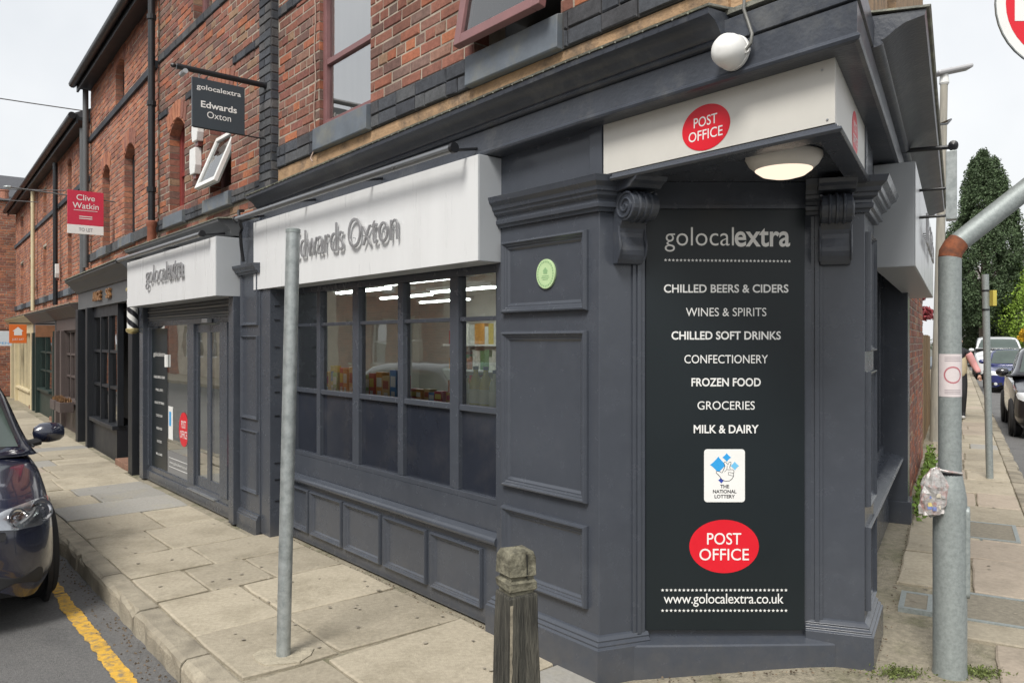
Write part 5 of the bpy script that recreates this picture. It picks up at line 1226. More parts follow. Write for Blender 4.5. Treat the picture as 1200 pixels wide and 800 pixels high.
# timber bollard with a faceted head
bx, by = .0156, 2.80
t = thing('wooden_bollard', T(bx, by, 0), 'weathered square timber bollard with a notched head in the foreground', 'bollard')
Wb = T(bx, by, 0, R_(28))
def sq_tower(levels, seg=1, jit=.002):
    m = MB()
    for r, z in levels:
        c = r*.07
        ring = [(r, -r+c), (r, r-c), (r-c, r), (-r+c, r), (-r, r-c), (-r, -r+c), (-r+c, -r), (r-c, -r)]
        for x, y in ring: m.v.append((x+random.uniform(-jit, jit), y+random.uniform(-jit, jit), z+random.uniform(-jit, jit)))
    k = len(levels)
    for i in range(k-1):
        for j in range(8): m.f.append((i*8+j, i*8+(j+1) % 8, (i+1)*8+(j+1) % 8, (i+1)*8+j))
    m.f.append(tuple(range(7, -1, -1))); m.f.append(tuple(range((k-1)*8, k*8))); return m
SB = .80
sq_tower([(r*SB, z) for r, z in ((.092, -.05), (.087, .2), (.081, .42), (.076, .60), (.0725, .735), (.066, .742))], jit=.003).build('shaft', WOODG, t, Wb)
hd = sq_tower([(r*SB, z) for r, z in ((.058, .738), (.058, .752), (.070, .758), (.071, .785), (.058, .793), (.058, .803), (.070, .810), (.068, .872), (.058, .892), (.006, .904))], jit=.0025).build('head', LICHEN, t, Wb)
DSP = M('dark_split', (.012, .012, .010), 1, .1, 5, 0); SAP = M('pale_sapwood', (.25, .22, .165), .9, .4, 30, .5, 60)
for k in range(4):
    Wk = Wb @ Matrix.Rotation(k*math.pi/2, 4, 'Z')
    for _ in range(5):
        xx = random.uniform(-.045, .045); z0 = random.uniform(.0, .45); z1 = z0 + random.uniform(.12, .3); w = random.uniform(.001, .0028)
        rr = lambda z: (.0885 - .0215*max(z, 0))*SB + .0012
        MB().add([(rr(z0), xx-w*.3, z0), (rr((z0+z1)/2), xx-w, (z0+z1)/2), (rr(z1), xx+.003, z1), (rr((z0+z1)/2), xx+w, (z0+z1)/2)], [(0, 1, 2, 3)]).build('split', DSP, t, Wk, fix=False)
m = MB(); pr_ = None
for i_ in range(22):
    z = .02 + i_*.033; r = (.0885 - .0215*z)*SB; w = .006 + .007*abs(math.sin(i_*1.7)) ; c_ = ((-r+.002, -r-.0012, z), (-r+.002+w, -r-.0012, z))
    if pr_: m.add([pr_[0], pr_[1], c_[1], c_[0]], [(0, 1, 2, 3)])
    pr_ = c_
m.build('pale_edge', SAP, t, Wb, fix=False)
MB().box(.012, .016, -.0575, -.04, .80, .885).build('head_crack', DSP, t, Wb)

# bent sign post with access door, paper notice, rubbish bag and no-entry disc
sx, sy = 2.119, 3.717; g0 = gz(sx)
t = thing('bent_sign_post', T(sx, sy, g0), 'thick galvanised post with swollen base and bent rusty arm carrying a red disc', 'sign post')
MB().lathe([(.078, -.03), (.076, 0), (.0735, .02), (.0735, .80), (.072, .84), (.062, .90), (.054, .945), (.052, .955)], (sx, sy, g0), 28).build('base_section', GALVW, t, I4, smooth=True)
MB().lathe([(.0535, .945), (.0535, .958), (.050, .962)], (sx, sy, g0), 24).build('joint_band', BLACKM, t, I4)
MB().lathe([(.050, .955), (.050, 2.0)], (sx, sy, g0), 24).build('shaft', GALVW, t, I4, smooth=True)
MB().tube([(sx, sy, g0+1.995), (sx+.004, sy, g0+2.02), (sx+.022, sy, g0+2.05), (sx+.042, sy, g0+2.07)], [.0505, .052, .052, .050], 24).build('rusty_bend', RUST, t, I4, smooth=True)
MB().tube([(sx+.036, sy, g0+2.065), (sx+.42, sy, g0+2.366), (sx+.485, sy, g0+2.44), (sx+.50, sy, g0+2.54), (sx+.50, sy, g0+3.6)], .049, 24).build('arm', GALVW, t, I4, smooth=True)
dr = rrect(-.032, .032, .36, .80, .03)
Wd = T(sx, sy, g0, R_(-10))
MB().prism([(p, q) for p, q in dr], lambda p, q, s: (s + .062, p, q), 0, .022).build('access_door', GALVW, t, T(sx, sy, g0, R_(-28)), bevel=.006)
dz = Vector((sx+.70, sy-.07, 2.98+.0))
disc = MB().lathe([(.0, -.005), (.32, -.005), (.32, .005), (0, .005)], (0, 0, 0), 40, 'y').build('sign_disc', GALV, t, T(sx+.50, sy-.06, 3.256))
MB().lathe([(.0, -.0062), (.316, -.0062), (.316, -.0055), (0, -.0055)], (0, 0, 0), 40, 'y').build('white_border', WHITEV, disc, T(sx+.50, sy-.06, 3.256))
MB().lathe([(.0, -.0072), (.272, -.0072), (.272, -.0066), (0, -.0066)], (0, 0, 0), 40, 'y').build('red_field', REDV, disc, T(sx+.50, sy-.06, 3.256))
MB().box(-.23, .23, -.0088, -.0075, -.085, .085).build('white_bar', WHITEV, disc, T(sx+.50, sy-.06, 3.256))
# paper notice wrapped round the post
pn = thing('paper_notice', T(sx, sy, 1.4), 'white paper notice with a faded red circle wrapped round the bent post', 'poster')
def wrap(a0, a1, z0, z1, r, n=14):
    m = MB()
    for i in range(n+1):
        a = R_(a0+(a1-a0)*i/n); m.v += [(sx+r*math.cos(a), sy+r*math.sin(a), z0), (sx+r*math.cos(a), sy+r*math.sin(a), z1)]
    for i in range(n): m.f.append((2*i, 2*i+2, 2*i+3, 2*i+1))
    return m
wrap(175, 345, 1.385, 1.59, .0512).build('sheet', M('paper', (.62, .56, .56), .8, .06, 30, 0), pn, I4, smooth=True)
m = MB()
for z_ in [1.40+.008*k for k in range(3)] + [1.555+.009*k for k in range(3)]:
    q = wrap(215, 300, z_, z_+.003, .0517); m.add(q.v, q.f)
m.build('print_lines', M('faded_print', (.35, .30, .32), .8, .05, 9, 0), pn, I4)
m = MB()
for i in range(24):
    a, b = 2*math.pi*i/24, 2*math.pi*(i+1)/24
    def cp(an, r):
        th = R_(256) + r*math.cos(an)/.0517; return (sx+.0518*math.cos(th), sy+.0518*math.sin(th), 1.49+r*math.sin(an))
    m.add([cp(a, .034), cp(b, .034), cp(b, .041), cp(a, .041)], [(0, 1, 2, 3)])
m.build('red_circle', M('faded_red', (.45, .16, .18), .8, .05, 9, 0), pn, I4, fix=False)
# clear bag of rubbish tied to the post
bg_ = thing('rubbish_bag', T(sx-.09, sy-.04, .9), 'crumpled clear plastic bag of litter tied to the bent post', 'bag')
def bag():
    m = MB(); n = 18; k = 14
    for i in range(k+1):
        t_ = i/k; z = 1.045 - .235*t_
        r = .018 + .022*min(t_*3, 1) + .016*math.sin(t_*math.pi) - (.045 if t_ > .93 else 0)*((t_-.93)/.07 if t_ > .93 else 0)
        for j in range(n):
            a = 2*math.pi*j/n; rr = r*(1+.16*math.sin(3*a+t_*5)+.1*math.sin(7*a-t_*9)) + random.uniform(-.004, .004)
            m.v.append((sx-.088 - .025*t_ + rr*math.cos(a)*1.05, sy-.035 + rr*math.sin(a)*.75, z + random.uniform(-.004, .004)))
    for i in range(k):
        for j in range(n): m.f.append((i*n+j, i*n+(j+1) % n, (i+1)*n+(j+1) % n, (i+1)*n+j))
    m.f.append(tuple(range(n))[::-1]); m.f.append(tuple(range(k*n, (k+1)*n))); return m
PLB = M('cloudy_plastic', (.36, .35, .34), .25, .3, 40, .5, 60, spec=.7, c2=(.40, .22, .20), amt=.45, c2scale=22, bdist=.01)
bag().build('bag_body', PLB, bg_, I4, smooth=False)
m = MB()
for _ in range(26):
    a = random.uniform(0, 6.3); z_ = random.uniform(.83, .92); r = .042; x_, y_ = sx-.105+r*math.cos(a), sy-.035+r*.75*math.sin(a)
    m.box(x_-.010, x_+.010, y_-.006, y_+.006, z_-.009, z_+.009)
m.build('litter', brick_mat('litter', [(.5,.1,.1),(.6,.55,.45),(.2,.25,.5),(.6,.5,.2),(.5,.3,.3),(.65,.62,.6)]), bg_, I4)['kind'] = 'stuff'
MB().tube([(sx-.09, sy-.03, 1.04), (sx-.04, sy-.055, 1.03), (sx+.03, sy-.05, 1.02)], .006, 6).build('tie', PLB, bg_, I4)

# slim pole and street lamp along the side street
px, py = 5.565, 8.944
t = thing('steel_pole', T(px, py, gz(px)), 'slim weathered steel pole on the side street pavement before the parked cars', 'pole')
MB().tube([(px, py, 0), (px-.055, py, 2.43)], .038, 16).build('tube', GALVW, t, I4, smooth=True)
MB().box(px-.055+.03, px+.02, py-.10, py-.03, 2.06, 2.24).build('small_plate', M('yellow_plate', (.5, .42, .08), .5, .1, 9, 0), t, I4, bevel=.004)
for z_ in (2.02, 2.24): MB().lathe([(.042, -.01), (.042, .01)], (px-.05, py, z_), 14).build('clip', BLACKM, t, I4)
px, py = 6.87, 12.44
t = thing('street_lamp', T(px, py, gz(px)), 'tall grey street lamp with a flat lantern beside the side street wall', 'street lamp')
MB().tube([(px, py, .03), (px+.02, py, 1.15), (px+.022, py, 1.27), (px+.13, py, 5.9)], [.095, .095, .078, .055], 20).build('column', CONCP, t, I4, smooth=True)
MB().lathe([(.06, 5.75), (.075, 5.78), (.06, 5.92)], (px+.13, py, .05), 16).build('column_cap', UPVC, t, I4)
MB().box(-.14, .44, -.11, .11, 0, .07).build('lantern', M('lantern_grey', (.42, .42, .43), .4, .05, 5, 0), t, T(px+.13, py, 5.97) @ Matrix.Rotation(R_(-12), 4, 'Y'), bevel=.03)
MB().lathe([(.03, 0), (.03, .05), (0, .055)], (px+.25, py, 6.03), 12).build('photocell', GALVW, t, I4)
# wooden fence on the side street beyond the brick wall, plank by plank
fn = thing('wooden_fence', T(*RP(9.5, -.1)[:2]), 'brown plank fence beyond the brick side wall', 'fence')
u = 8.02
while u < 13:
    h_ = 1.75 + random.uniform(-.02, .02)
    MB().box(-u-.115, -u, -.09, -.07+random.uniform(-.006, .006), .02, h_).build('plank', FENCEW, fn, FR.M); u += .122
for z_ in (.5, 1.4): MB().box(-13, -8.02, -.15, -.092, z_, z_+.09).build('rail', FENCEW, fn, FR.M)
# garden wall further on
gw = thing('garden_wall', T(*RP(20, 0)[:2]), 'low pale wall running on beside the side street pavement', 'wall')
MB().box(-45, -13.05, -.3, -.05, 0, 1.1).build('wall', BUFF, gw, FR.M); MB().box(-45, -13.05, -.33, -.02, 1.102, 1.17).build('coping', SILL, gw, FR.M, bevel=.01)

# ================================================================ cars
def loft(sections, mat, name, parent, W, sub=2, close=False):
    m = MB(); k = len(sections[0])
    for s in sections: m.v += s
    for i in range(len(sections)-1):
        for j in range(k-1): m.f.append((i*k+j, i*k+j+1, (i+1)*k+j+1, (i+1)*k+j))
    if close: m.f.append(tuple(range(k))[::-1]); m.f.append(tuple(range((len(sections)-1)*k, len(sections)*k)))
    o = m.build(name, mat, parent, W, smooth=False)
    for p_ in o.data.polygons: p_.use_smooth = True
    if sub: md = o.modifiers.new('sub', 'SUBSURF'); md.levels = sub; md.render_levels = sub
    return o
CARGL = M('car_glass', (.014, .018, .017), .04, .1, 2, 0, spec=.9)
CARGG = M('car_windscreen', (.055, .075, .065), .05, .2, 2, 0, spec=.9)
CHR = M('chrome', (.6, .6, .62), .12, .05, 5, 0, metal=1)
LENS = glass_mat('lamp_lens', (.93, .94, .95), .02, .06)
BLKPL = M('black_plastic', (.018, .018, .02), .55, .1, 9, .1, 90)
def make_car(label, W, paint, L_=3.95, Wd=1.68, H=1.47, hood=.92, kind='hatch', plate='', detail=True):
    """local x to the car's left, y forward (front at y=0, tail at -L), z up"""
    t = thing('parked_car', W, label, 'car')
    hw = Wd/2; ws0 = -.98 if kind != 'van' else -.75; roof0 = -1.72 if kind != 'van' else -1.3; rear = -L_
    # lower body: half sections mirrored; (y, half width, sill z, shoulder z, top z)
    st = [(.02, .58, .30, .52, .56), (.0, .70, .22, .60, .66), (-.06, .82, .19, .66, .74), (-.20, .92, .18, .71, .80), (-.42, .97, .18, .75, .84), (-.75, .99, .18, .81, .89), (ws0, 1.0, .19, .87, hood), (-1.6, 1.0, .19, .90, .95), (-2.6, 1.0, .19, .93, .98), (-3.4, .99, .20, .95, 1.0), (rear+.35, .95, .24, .95, 1.0), (rear+.06, .86, .30, .90, .98), (rear, .70, .34, .80, .92)]
    sc = H/1.47; secs = []
    for y, f, a, b, c in st:
        x = hw*f; a, b, c = a*sc, b*sc, c*sc
        half = [(x*.90, y, a), (x*.985, y, a+.10*sc), (x, y, a+.3*(b-a)), (x*.998, y, (a+b)/2+.04), (x*.965, y, b-.02), (x*.90, y, b+.3*(c-b)), (x*.6, y, c-.01), (0, y, c)]
        secs.append(half + [(-p, q, r) for p, q, r in half[-2::-1]])
    body = loft(secs, paint, 'body', t, W, close=True)
    bpy.context.view_layer.update(); dgx = bpy.context.evaluated_depsgraph_get(); ev = body.evaluated_get(dgx); me_ = ev.to_mesh()
    bvh = BVHTree.FromPolygons([v.co.copy() for v in me_.vertices], [tuple(p.vertices) for p in me_.polygons]); ev.to_mesh_clear()
    def hit(p, d):
        l, n, i_, q = bvh.ray_cast(p + d*1.5, -d)
        if l is None: l, n, i_, q = bvh.find_nearest(p)
        return l, n
    def patch(name, outline, c, tv, d, off, mat, parent, rings=5):
        m = MB(); k = len(outline); cx_ = sum(p for p, q in outline)/k; cz_ = sum(q for p, q in outline)/k
        for r in range(1, rings+1):
            for p, q in outline:
                f_ = r/rings; l, n = hit(c + tv*(cx_+(p-cx_)*f_) + Vector((0, 0, cz_+(q-cz_)*f_)), d); m.v.append(tuple(l + d*off))
        l, n = hit(c + tv*cx_ + Vector((0, 0, cz_)), d); m.v.append(tuple(l + d*off))
        for r in range(rings-1):
            for i_ in range(k): m.f.append((r*k+i_, r*k+(i_+1) % k, (r+1)*k+(i_+1) % k, (r+1)*k+i_))
        for i_ in range(k): m.f.append((i_, (i_+1) % k, rings*k))
        o = m.build(name, mat, parent, W); [setattr(p_, 'use_smooth', True) for p_ in o.data.polygons]; return o
    # greenhouse
    hs = H; gl = [(ws0+.04, .83, hood*sc-.02, hood*sc), (ws0-.16, .83, hood*sc-.02, hood*sc+.14), (roof0+.16, .80, .90*sc, hs-.07), (roof0, .77, .92*sc, hs-.02), (-2.3, .76, .93*sc, hs), (-3.0, .74, .94*sc, hs-.03), (rear+.55, .66, .95*sc, hs-.10), (rear+.28, .62, .96*sc, hs-.30), (rear+.10, .62, .96*sc, .99*sc)]
    if kind == 'van': gl = [(ws0, .9, hood*sc, hood*sc+.02), (ws0-.2, .88, hood*sc, hs-.5), (roof0, .84, .95*sc, hs-.04), (-2.4, .84, .95*sc, hs), (rear+.2, .84, .95*sc, hs), (rear+.02, .84, .95*sc, hs-.1)]
    secs = []
    for y, f, a, c in gl:
        x = hw*f; half = [(x*1.18 if kind != 'van' else x*1.08, y, a), (x*1.13 if kind != 'van' else x*1.06, y, a+.25*(c-a)), (x*1.02, y, a+.80*(c-a)), (x*.9, y, c-.02), (x*.5, y, c), (0, y, c+.005)]
        secs.append(half + [(-p, q, r) for p, q, r in half[-2::-1]])
    shell = loft(secs, paint, 'roof_shell', t, W, close=True)
    bpy.context.view_layer.update(); dgx = bpy.context.evaluated_depsgraph_get(); ev = shell.evaluated_get(dgx); me_ = ev.to_mesh()
    bvh2 = BVHTree.FromPolygons([v.co.copy() for v in me_.vertices], [tuple(p.vertices) for p in me_.polygons]); ev.to_mesh_clear()
    def dense(pts, k=5):
        return [(a[0]+(b[0]-a[0])*i_/k, a[1]+(b[1]-a[1])*i_/k) for a, b in zip(pts, pts[1:]+pts[:1]) for i_ in range(k)]
    fd = Vector((0, .62, .78)) if kind != 'van' else Vector((0, .9, .43)); cz0 = (hood*sc+hs)/2; cy0 = (ws0+roof0)/2
    fdn = fd.normalized(); up_ = Vector((0, roof0-ws0, hs-hood*sc)).normalized()
    def patch2(name, outline, c, ta, tb, d, off, mat, parent, rings=8):
        m = MB(); k = len(outline); cx_ = sum(p for p, q in outline)/k; cz_ = sum(q for p, q in outline)/k
        for r in list(range(1, rings+1)) + [0]:
            f_ = r/rings
            for p, q in (outline if r else [(cx_, cz_)]):
                o0 = c + ta*(cx_+(p-cx_)*f_) + tb*(cz_+(q-cz_)*f_); l, n, i_, dd = bvh2.ray_cast(o0 + d*1.2, -d)
                if l is None: l = o0
                m.v.append(tuple(l + d*off))
        for r in range(rings-1):
            for i_ in range(k): m.f.append((r*k+i_, r*k+(i_+1) % k, (r+1)*k+(i_+1) % k, (r+1)*k+i_))
        for i_ in range(k): m.f.append((i_, (i_+1) % k, rings*k))
        o = m.build(name, mat, parent, W); [setattr(p_, 'use_smooth', True) for p_ in o.data.polygons]; return o
    hl = math.hypot(roof0-ws0, hs-hood*sc)/2
    def wo(e): return dense([(-hw*.82-e, -hl*.84-e), (0, -hl*.90-e), (hw*.82+e, -hl*.84-e), (hw*.68+e, hl*.78+e), (0, hl*.80+e), (-hw*.68-e, hl*.78+e)])
    cc = Vector((0, cy0, cz0)); tx = Vector((1, 0, 0))
    sl = patch2('screen_surround', wo(.022), cc, tx, up_, fdn, .003, BLKPL, t)
    patch2('windscreen', wo(0), cc, tx, up_, fdn, .007, CARGG, sl)
    for s in (-1, 1):
        b0 = .95*sc+.02; sdv = Vector((s, 0, .28)).normalized()
        pts = [(ws0-.30, b0), (roof0+.06, hs-.14), (-2.5, hs-.115), (rear+.75, hs-.21), (rear+.55, b0+.07), (-2.6, b0)]
        sg = patch2('side_glass', dense(pts), Vector((s*hw*.8, 0, 0)), Vector((0, 1, 0)), Vector((0, 0, 1)), sdv, .004, CARGL, t)
        MB().tube([(s*(hw*.955), ws0-.2, b0-.03), (s*(hw*.985), -2.0, b0-.02), (s*(hw*.97), rear+.6, b0+.0)], .009, 6).build('waist_trim', BLKPL, t, W)
        # door mirror
        mo = MB().lathe([(.0, -.105), (.05, -.10), (.08, -.07), (.093, 0), (.085, .06), (.05, .10), (0, .11)], (s*(hw+.09), ws0-.38, b0+.05), 16, 'x', .8, .85); mi = mo.build('door_mirror', paint, t, W, smooth=True)
        MB().tube([(s*(hw-.08), ws0-.34, b0-.03), (s*(hw+.03), ws0-.36, b0-.01)], .03, 8).build('mirror_arm', BLKPL, mi, W)
        # wheel
        for wy in (-.78, -.78-2.46*L_/3.95):
            R = .305*sc if kind == 'hatch' else .34
            MB().lathe([(R+.055, -.02), (R+.055, .006), (R+.02, .012), (.0, .012)], (s*(hw-.055), wy, R), 32, 'x').build('wheel_arch', BLKPL, t, W)
            wh = MB().lathe([(R*.62, -.10), (R*.92, -.10), (R, -.07), (R, .07), (R*.92, .10), (R*.66, .105), (R*.6, .09), (R*.6, -.08)], (s*(hw-.085), wy, R), 32, 'x').build('wheel', TYRE, t, W, smooth=True)
            MB().lathe([(R*.63, -.095), (R*.63, .085 if s > 0 else -.085), (R*.5, .06*s), (R*.15, .085*s), (0, .09*s)], (s*(hw-.085), wy, R), 20, 'x').build('wheel_rim', ALU, wh, W, smooth=True)
        # headlight lying on the wing: silver bowl, two reflectors, clear lens
        dg_ = Vector((s*.42, .86, .25)).normalized(); tg = Vector((.9, -.44*s, 0)).normalized() if s > 0 else Vector((-.9, -.44, 0)).normalized(); c0 = Vector((s*hw*.74, -.10, .665*sc))
        sh = dense([(-.25, -.05), (-.10, -.085), (.06, -.085), (.19, -.03), (.27, .07), (.24, .105), (.06, .085), (-.12, .055), (-.25, .015)], 3)
        hb = patch('headlight', sh, c0, tg, dg_, .004, M('lamp_bowl', (.50, .52, .54), .2, .25, 30, 0, metal=.7) if detail else M('lamp_flat', (.7, .72, .74), .15, .05, 5, 0, spec=.9), t)
        if detail:
            for p, q, r in ((.09, .008, .072), (-.085, -.012, .060)):
                o_, n_ = hit(c0 + tg*p + Vector((0, 0, q)), dg_)
                Wh = W @ Matrix.Translation(o_ + dg_*.008) @ dg_.to_track_quat('Z', 'Y').to_matrix().to_4x4()
                MB().lathe([(r, -.004), (r, .004), (r*.88, .004), (r*.5, -.012), (.02, -.016), (.02, .006), (0, .010)], (0, 0, 0), 24).build('reflector', CHR, hb, Wh, smooth=True)
            patch('lens', [(p*1.01, q*1.01) for p, q in sh], c0, tg, dg_, .020, LENS, hb)
        fo = Vector((0, 1, 0)); tx = Vector((s, 0, 0))
        patch('fog_recess', rrect(-.17, .13, -.05, .05, .03), Vector((s*hw*.68, 0, .31*sc)), tx, fo, .003, BLKPL, t)
        if not detail: patch('fog_lamp', [(.05*math.cos(a), .05*math.sin(a)) for a in [k*.524 for k in range(12)]], Vector((s*hw*.70, 0, .31*sc)), tx, fo, .008, M('lamp_flat', (.7, .72, .74)), t)
    fo = Vector((0, 1, 0)); tx = Vector((1, 0, 0))
    patch('lower_grille', rrect(-.38, .38, -.07, .07, .05), Vector((0, 0, .32*sc)), tx, fo, .003, BLKPL, t)
    patch('upper_grille', rrect(-.50, .50, -.025, .025, .015), Vector((0, 0, .575*sc)), tx, fo, .004, BLKPL, t)
    patch('number_plate', rrect(-.26, .26, -.055, .055, .01), Vector((0, 0, .46*sc)), tx, fo, .012, WHITEV, t)
    MB().box(-.70, .70, -L_*.98, -.35, .14, .30).build('underside', BLKPL, t, W)
    return t
NAVY = M('navy_car_paint', (.008, .011, .028), .22, .08, 3, 0, coat=1, spec=.6)
BLKC = M('black_car_paint', (.012, .013, .018), .22, .08, 3, 0, coat=1)
BLUC = M('blue_car_paint', (.012, .02, .12), .22, .08, 3, 0, coat=1)
WHTC = M('white_car_paint', (.62, .63, .64), .3, .05, 3, 0, coat=.6)
def car_on(frame, sgn, u, w, z):
    """front at distance u along the facade, pointing towards the corner; w = centre line"""
    o = frame.p(u*sgn, w); f = -frame.d*sgn      # forward
    left = Vector((-f.y, f.x, 0)); Mx = Matrix.Identity(4)
    for i in range(3): Mx[i][0] = left[i]; Mx[i][1] = f[i]; Mx[i][2] = (0, 0, 1)[i]; Mx[i][3] = (o.x, o.y, z)[i]
    # right handed: x = left means y cross z ... mirror x when needed
    if Mx.to_3x3().determinant() < 0:
        for i in range(3): Mx[i][0] *= -1
    return Mx
make_car('dark navy hatchback parked at the kerb, cut by the left edge', car_on(FL, 1, 2.9, 2.60, ROADZ), NAVY, 3.95, 1.70, 1.56)
g1 = gz(9)+ROADZ
make_car('black family car parked nearest on the side street at the right edge', car_on(FR, -1, 11.8, 2.15, g1), BLKC, 4.5, 1.85, 1.66, .98, detail=False)
make_car('dark blue car parked behind the black one on the side street', car_on(FR, -1, 26, 2.1, g1), BLUC, 4.1, 1.72, 1.47, detail=False)
make_car('white van parked farthest up the side street', car_on(FR, -1, 36, 2.0, g1), WHTC, 4.6, 1.9, 1.95, 1.05, kind='van', detail=False)

# ================================================================ person walking on the side pavement (partly behind the post)
def skin(name, pts, edges, radii, mat, parent, W, root=0, sub=2):
    me = bpy.data.meshes.new(name); me.from_pydata(pts, edges, []); o = put(name, me, mat, parent, W)
    md = o.modifiers.new('skin', 'SKIN'); md.use_smooth_shade = True
    for i, r in enumerate(radii):
        me.skin_vertices[0].data[i].radius = (r, r) if not isinstance(r, tuple) else r
    me.skin_vertices[0].data[root].use_root = True
    s_ = o.modifiers.new('sub', 'SUBSURF'); s_.levels = sub; s_.render_levels = sub
    return o
ppos = RP(14.2, .40); pw = T(ppos.x, ppos.y, gz(9)+.0, R_(-30))
pr = thing('person', pw, 'person in a beige gilet over pink sleeves walking behind the bent post', 'person')
SK = M('skin_tone', (.48, .28, .20), .55, .05, 5, 0); TRS = M('black_trousers', (.015, .015, .018), .8, .1, 9, .1, 60); GIL = M('beige_gilet', (.50, .42, .27), .85, .1, 9, .2, 40); PNK = M('pink_sleeve', (.62, .30, .29), .8, .1, 9, .1, 40); HAIR = M('dark_hair', (.03, .022, .018), .5, .2, 30, .2, 80)
P_ = [(0,0,.92),(0,.01,1.12),(0,0,1.30),(0,0,1.40),(0,-.02,1.47),(.10,0,.88),(.11,-.08,.50),(.10,-.02,.10),(.10,-.14,.05),(-.10,0,.88),(-.10,.10,.50),(-.09,.20,.12),(-.09,.10,.05),(.19,0,1.36),(.30,.02,1.10),(.39,-.08,.90),(-.19,0,1.36),(-.30,.02,1.10),(-.39,-.08,.90)]
E_ = [(0,1),(1,2),(2,3),(3,4),(0,5),(5,6),(6,7),(7,8),(0,9),(9,10),(10,11),(11,12),(3,13),(13,14),(14,15),(3,16),(16,17),(17,18)]
Rr = [.15,.145,.16,.10,.055,.095,.065,.045,.04,.095,.065,.045,.04,.065,.05,.035,.065,.05,.035]
skin('body', P_, E_, Rr, TRS, pr, pw)
skin('gilet', [(0,0,.80),(0,.01,1.0),(0,0,1.2),(0,0,1.38)], [(0,1),(1,2),(2,3)], [(.19,.155),(.185,.16),(.19,.165),(.13,.12)], GIL, pr, pw)
for s_ in (1, -1):
    skin('sleeve', [(s_*.17,0,1.38),(s_*.30,.02,1.10),(s_*.385,-.07,.94)], [(0,1),(1,2)], [.085,.068,.055], PNK, pr, pw)
    hx_ = .06; hand = [(s_*(.325+hx_),-.075,.92),(s_*(.335+hx_),-.09,.87)]; ed = [(0,1)]; rd = [.028,.035]
    for k in range(4):
        b = len(hand); hand += [(s_*(.38+.012*k),-.10+.004*k,.82),(s_*(.38+.012*k),-.115+.004*k,.785+.006*abs(k-1.5))]; ed += [(1,b),(b,b+1)]; rd += [.010,.008]
    b = len(hand); hand += [(s_*.36,-.11,.86),(s_*.355,-.125,.83)]; ed += [(1,b),(b,b+1)]; rd += [.011,.009]
    skin('hand', hand, ed, rd, SK, pr, pw, sub=1)
hm = MB().lathe([(.0,-.12),(.045,-.115),(.068,-.08),(.078,-.02),(.082,.03),(.075,.08),(.045,.115),(0,.125)], (0,-.02,1.60), 20, 'z', .95, 1.15)
hd = hm.build('head', SK, pr, pw, smooth=True)
MB().lathe([(.0,-.02),(.014,-.015),(.01,.02),(0,.03)], (0,-.117,1.585), 8).build('nose', SK, hd, pw, smooth=True)
for s_ in (1, -1):
    MB().lathe([(0,-.008),(.009,0),(0,.008)], (s_*.03,-.107,1.605), 8).build('eye', BLACKV, hd, pw); MB().lathe([(0,-.025),(.016,0),(0,.025)], (s_*.078,-.015,1.59), 8).build('ear', SK, hd, pw)
MB().box(-.022, .022, -.112, -.104, 1.548, 1.556).build('mouth', M('lip', (.35,.12,.10), .5, .05, 5, 0), hd, pw)
MB().lathe([(.0,-.16),(.07,-.15),(.095,-.06),(.096,.04),(.085,.09),(.05,.13),(0,.138)], (0,.022,1.60), 18, 'z', .95, 1.02).build('hair', HAIR, hd, pw, smooth=True)
for s_, yy in ((1,-.10),(-1,.14)): skin('shoe', [(s_*.10, yy+.08, .05), (s_*.10, yy-.06, .04)], [(0, 1)], [.05, .042], M('white_shoe', (.5,.5,.5), .6, .05, 5, 0), pr, pw, sub=1)

# ================================================================ vegetation
def leaf_mat(name, c, var=.4): return M(name, c, .7, .25, 2.5, 0, rnd=var)
def leaves(pts, size, mat, name, parent, squash=1.0):
    pts = np.asarray(pts); n = len(pts)
    d1 = rng.normal(size=(n, 3)); d1 /= np.linalg.norm(d1, axis=1)[:, None]; r = rng.normal(size=(n, 3)); d2 = np.cross(d1, r); d2 /= np.linalg.norm(d2, axis=1)[:, None]
    s_ = size*rng.uniform(.6, 1.3, (n, 1)); V = np.stack([pts-d1*s_, pts+d2*s_*.45, pts+d1*s_, pts-d2*s_*.45], 1).reshape(-1, 3)
    F = np.arange(4*n).reshape(-1, 4); me = bpy.data.meshes.new(name); me.from_pydata(V.tolist(), [], F.tolist())
    o = put(name, me, mat, parent, I4); return o
def limb(m, a, b, r0, r1): m.tube([a, (Vector(a)*.5+Vector(b)*.5)+Vector((random.uniform(-.1,.1), random.uniform(-.1,.1), 0))*(Vector(b)-Vector(a)).length*.3, b], [r0, (r0+r1)/2, r1], 7)
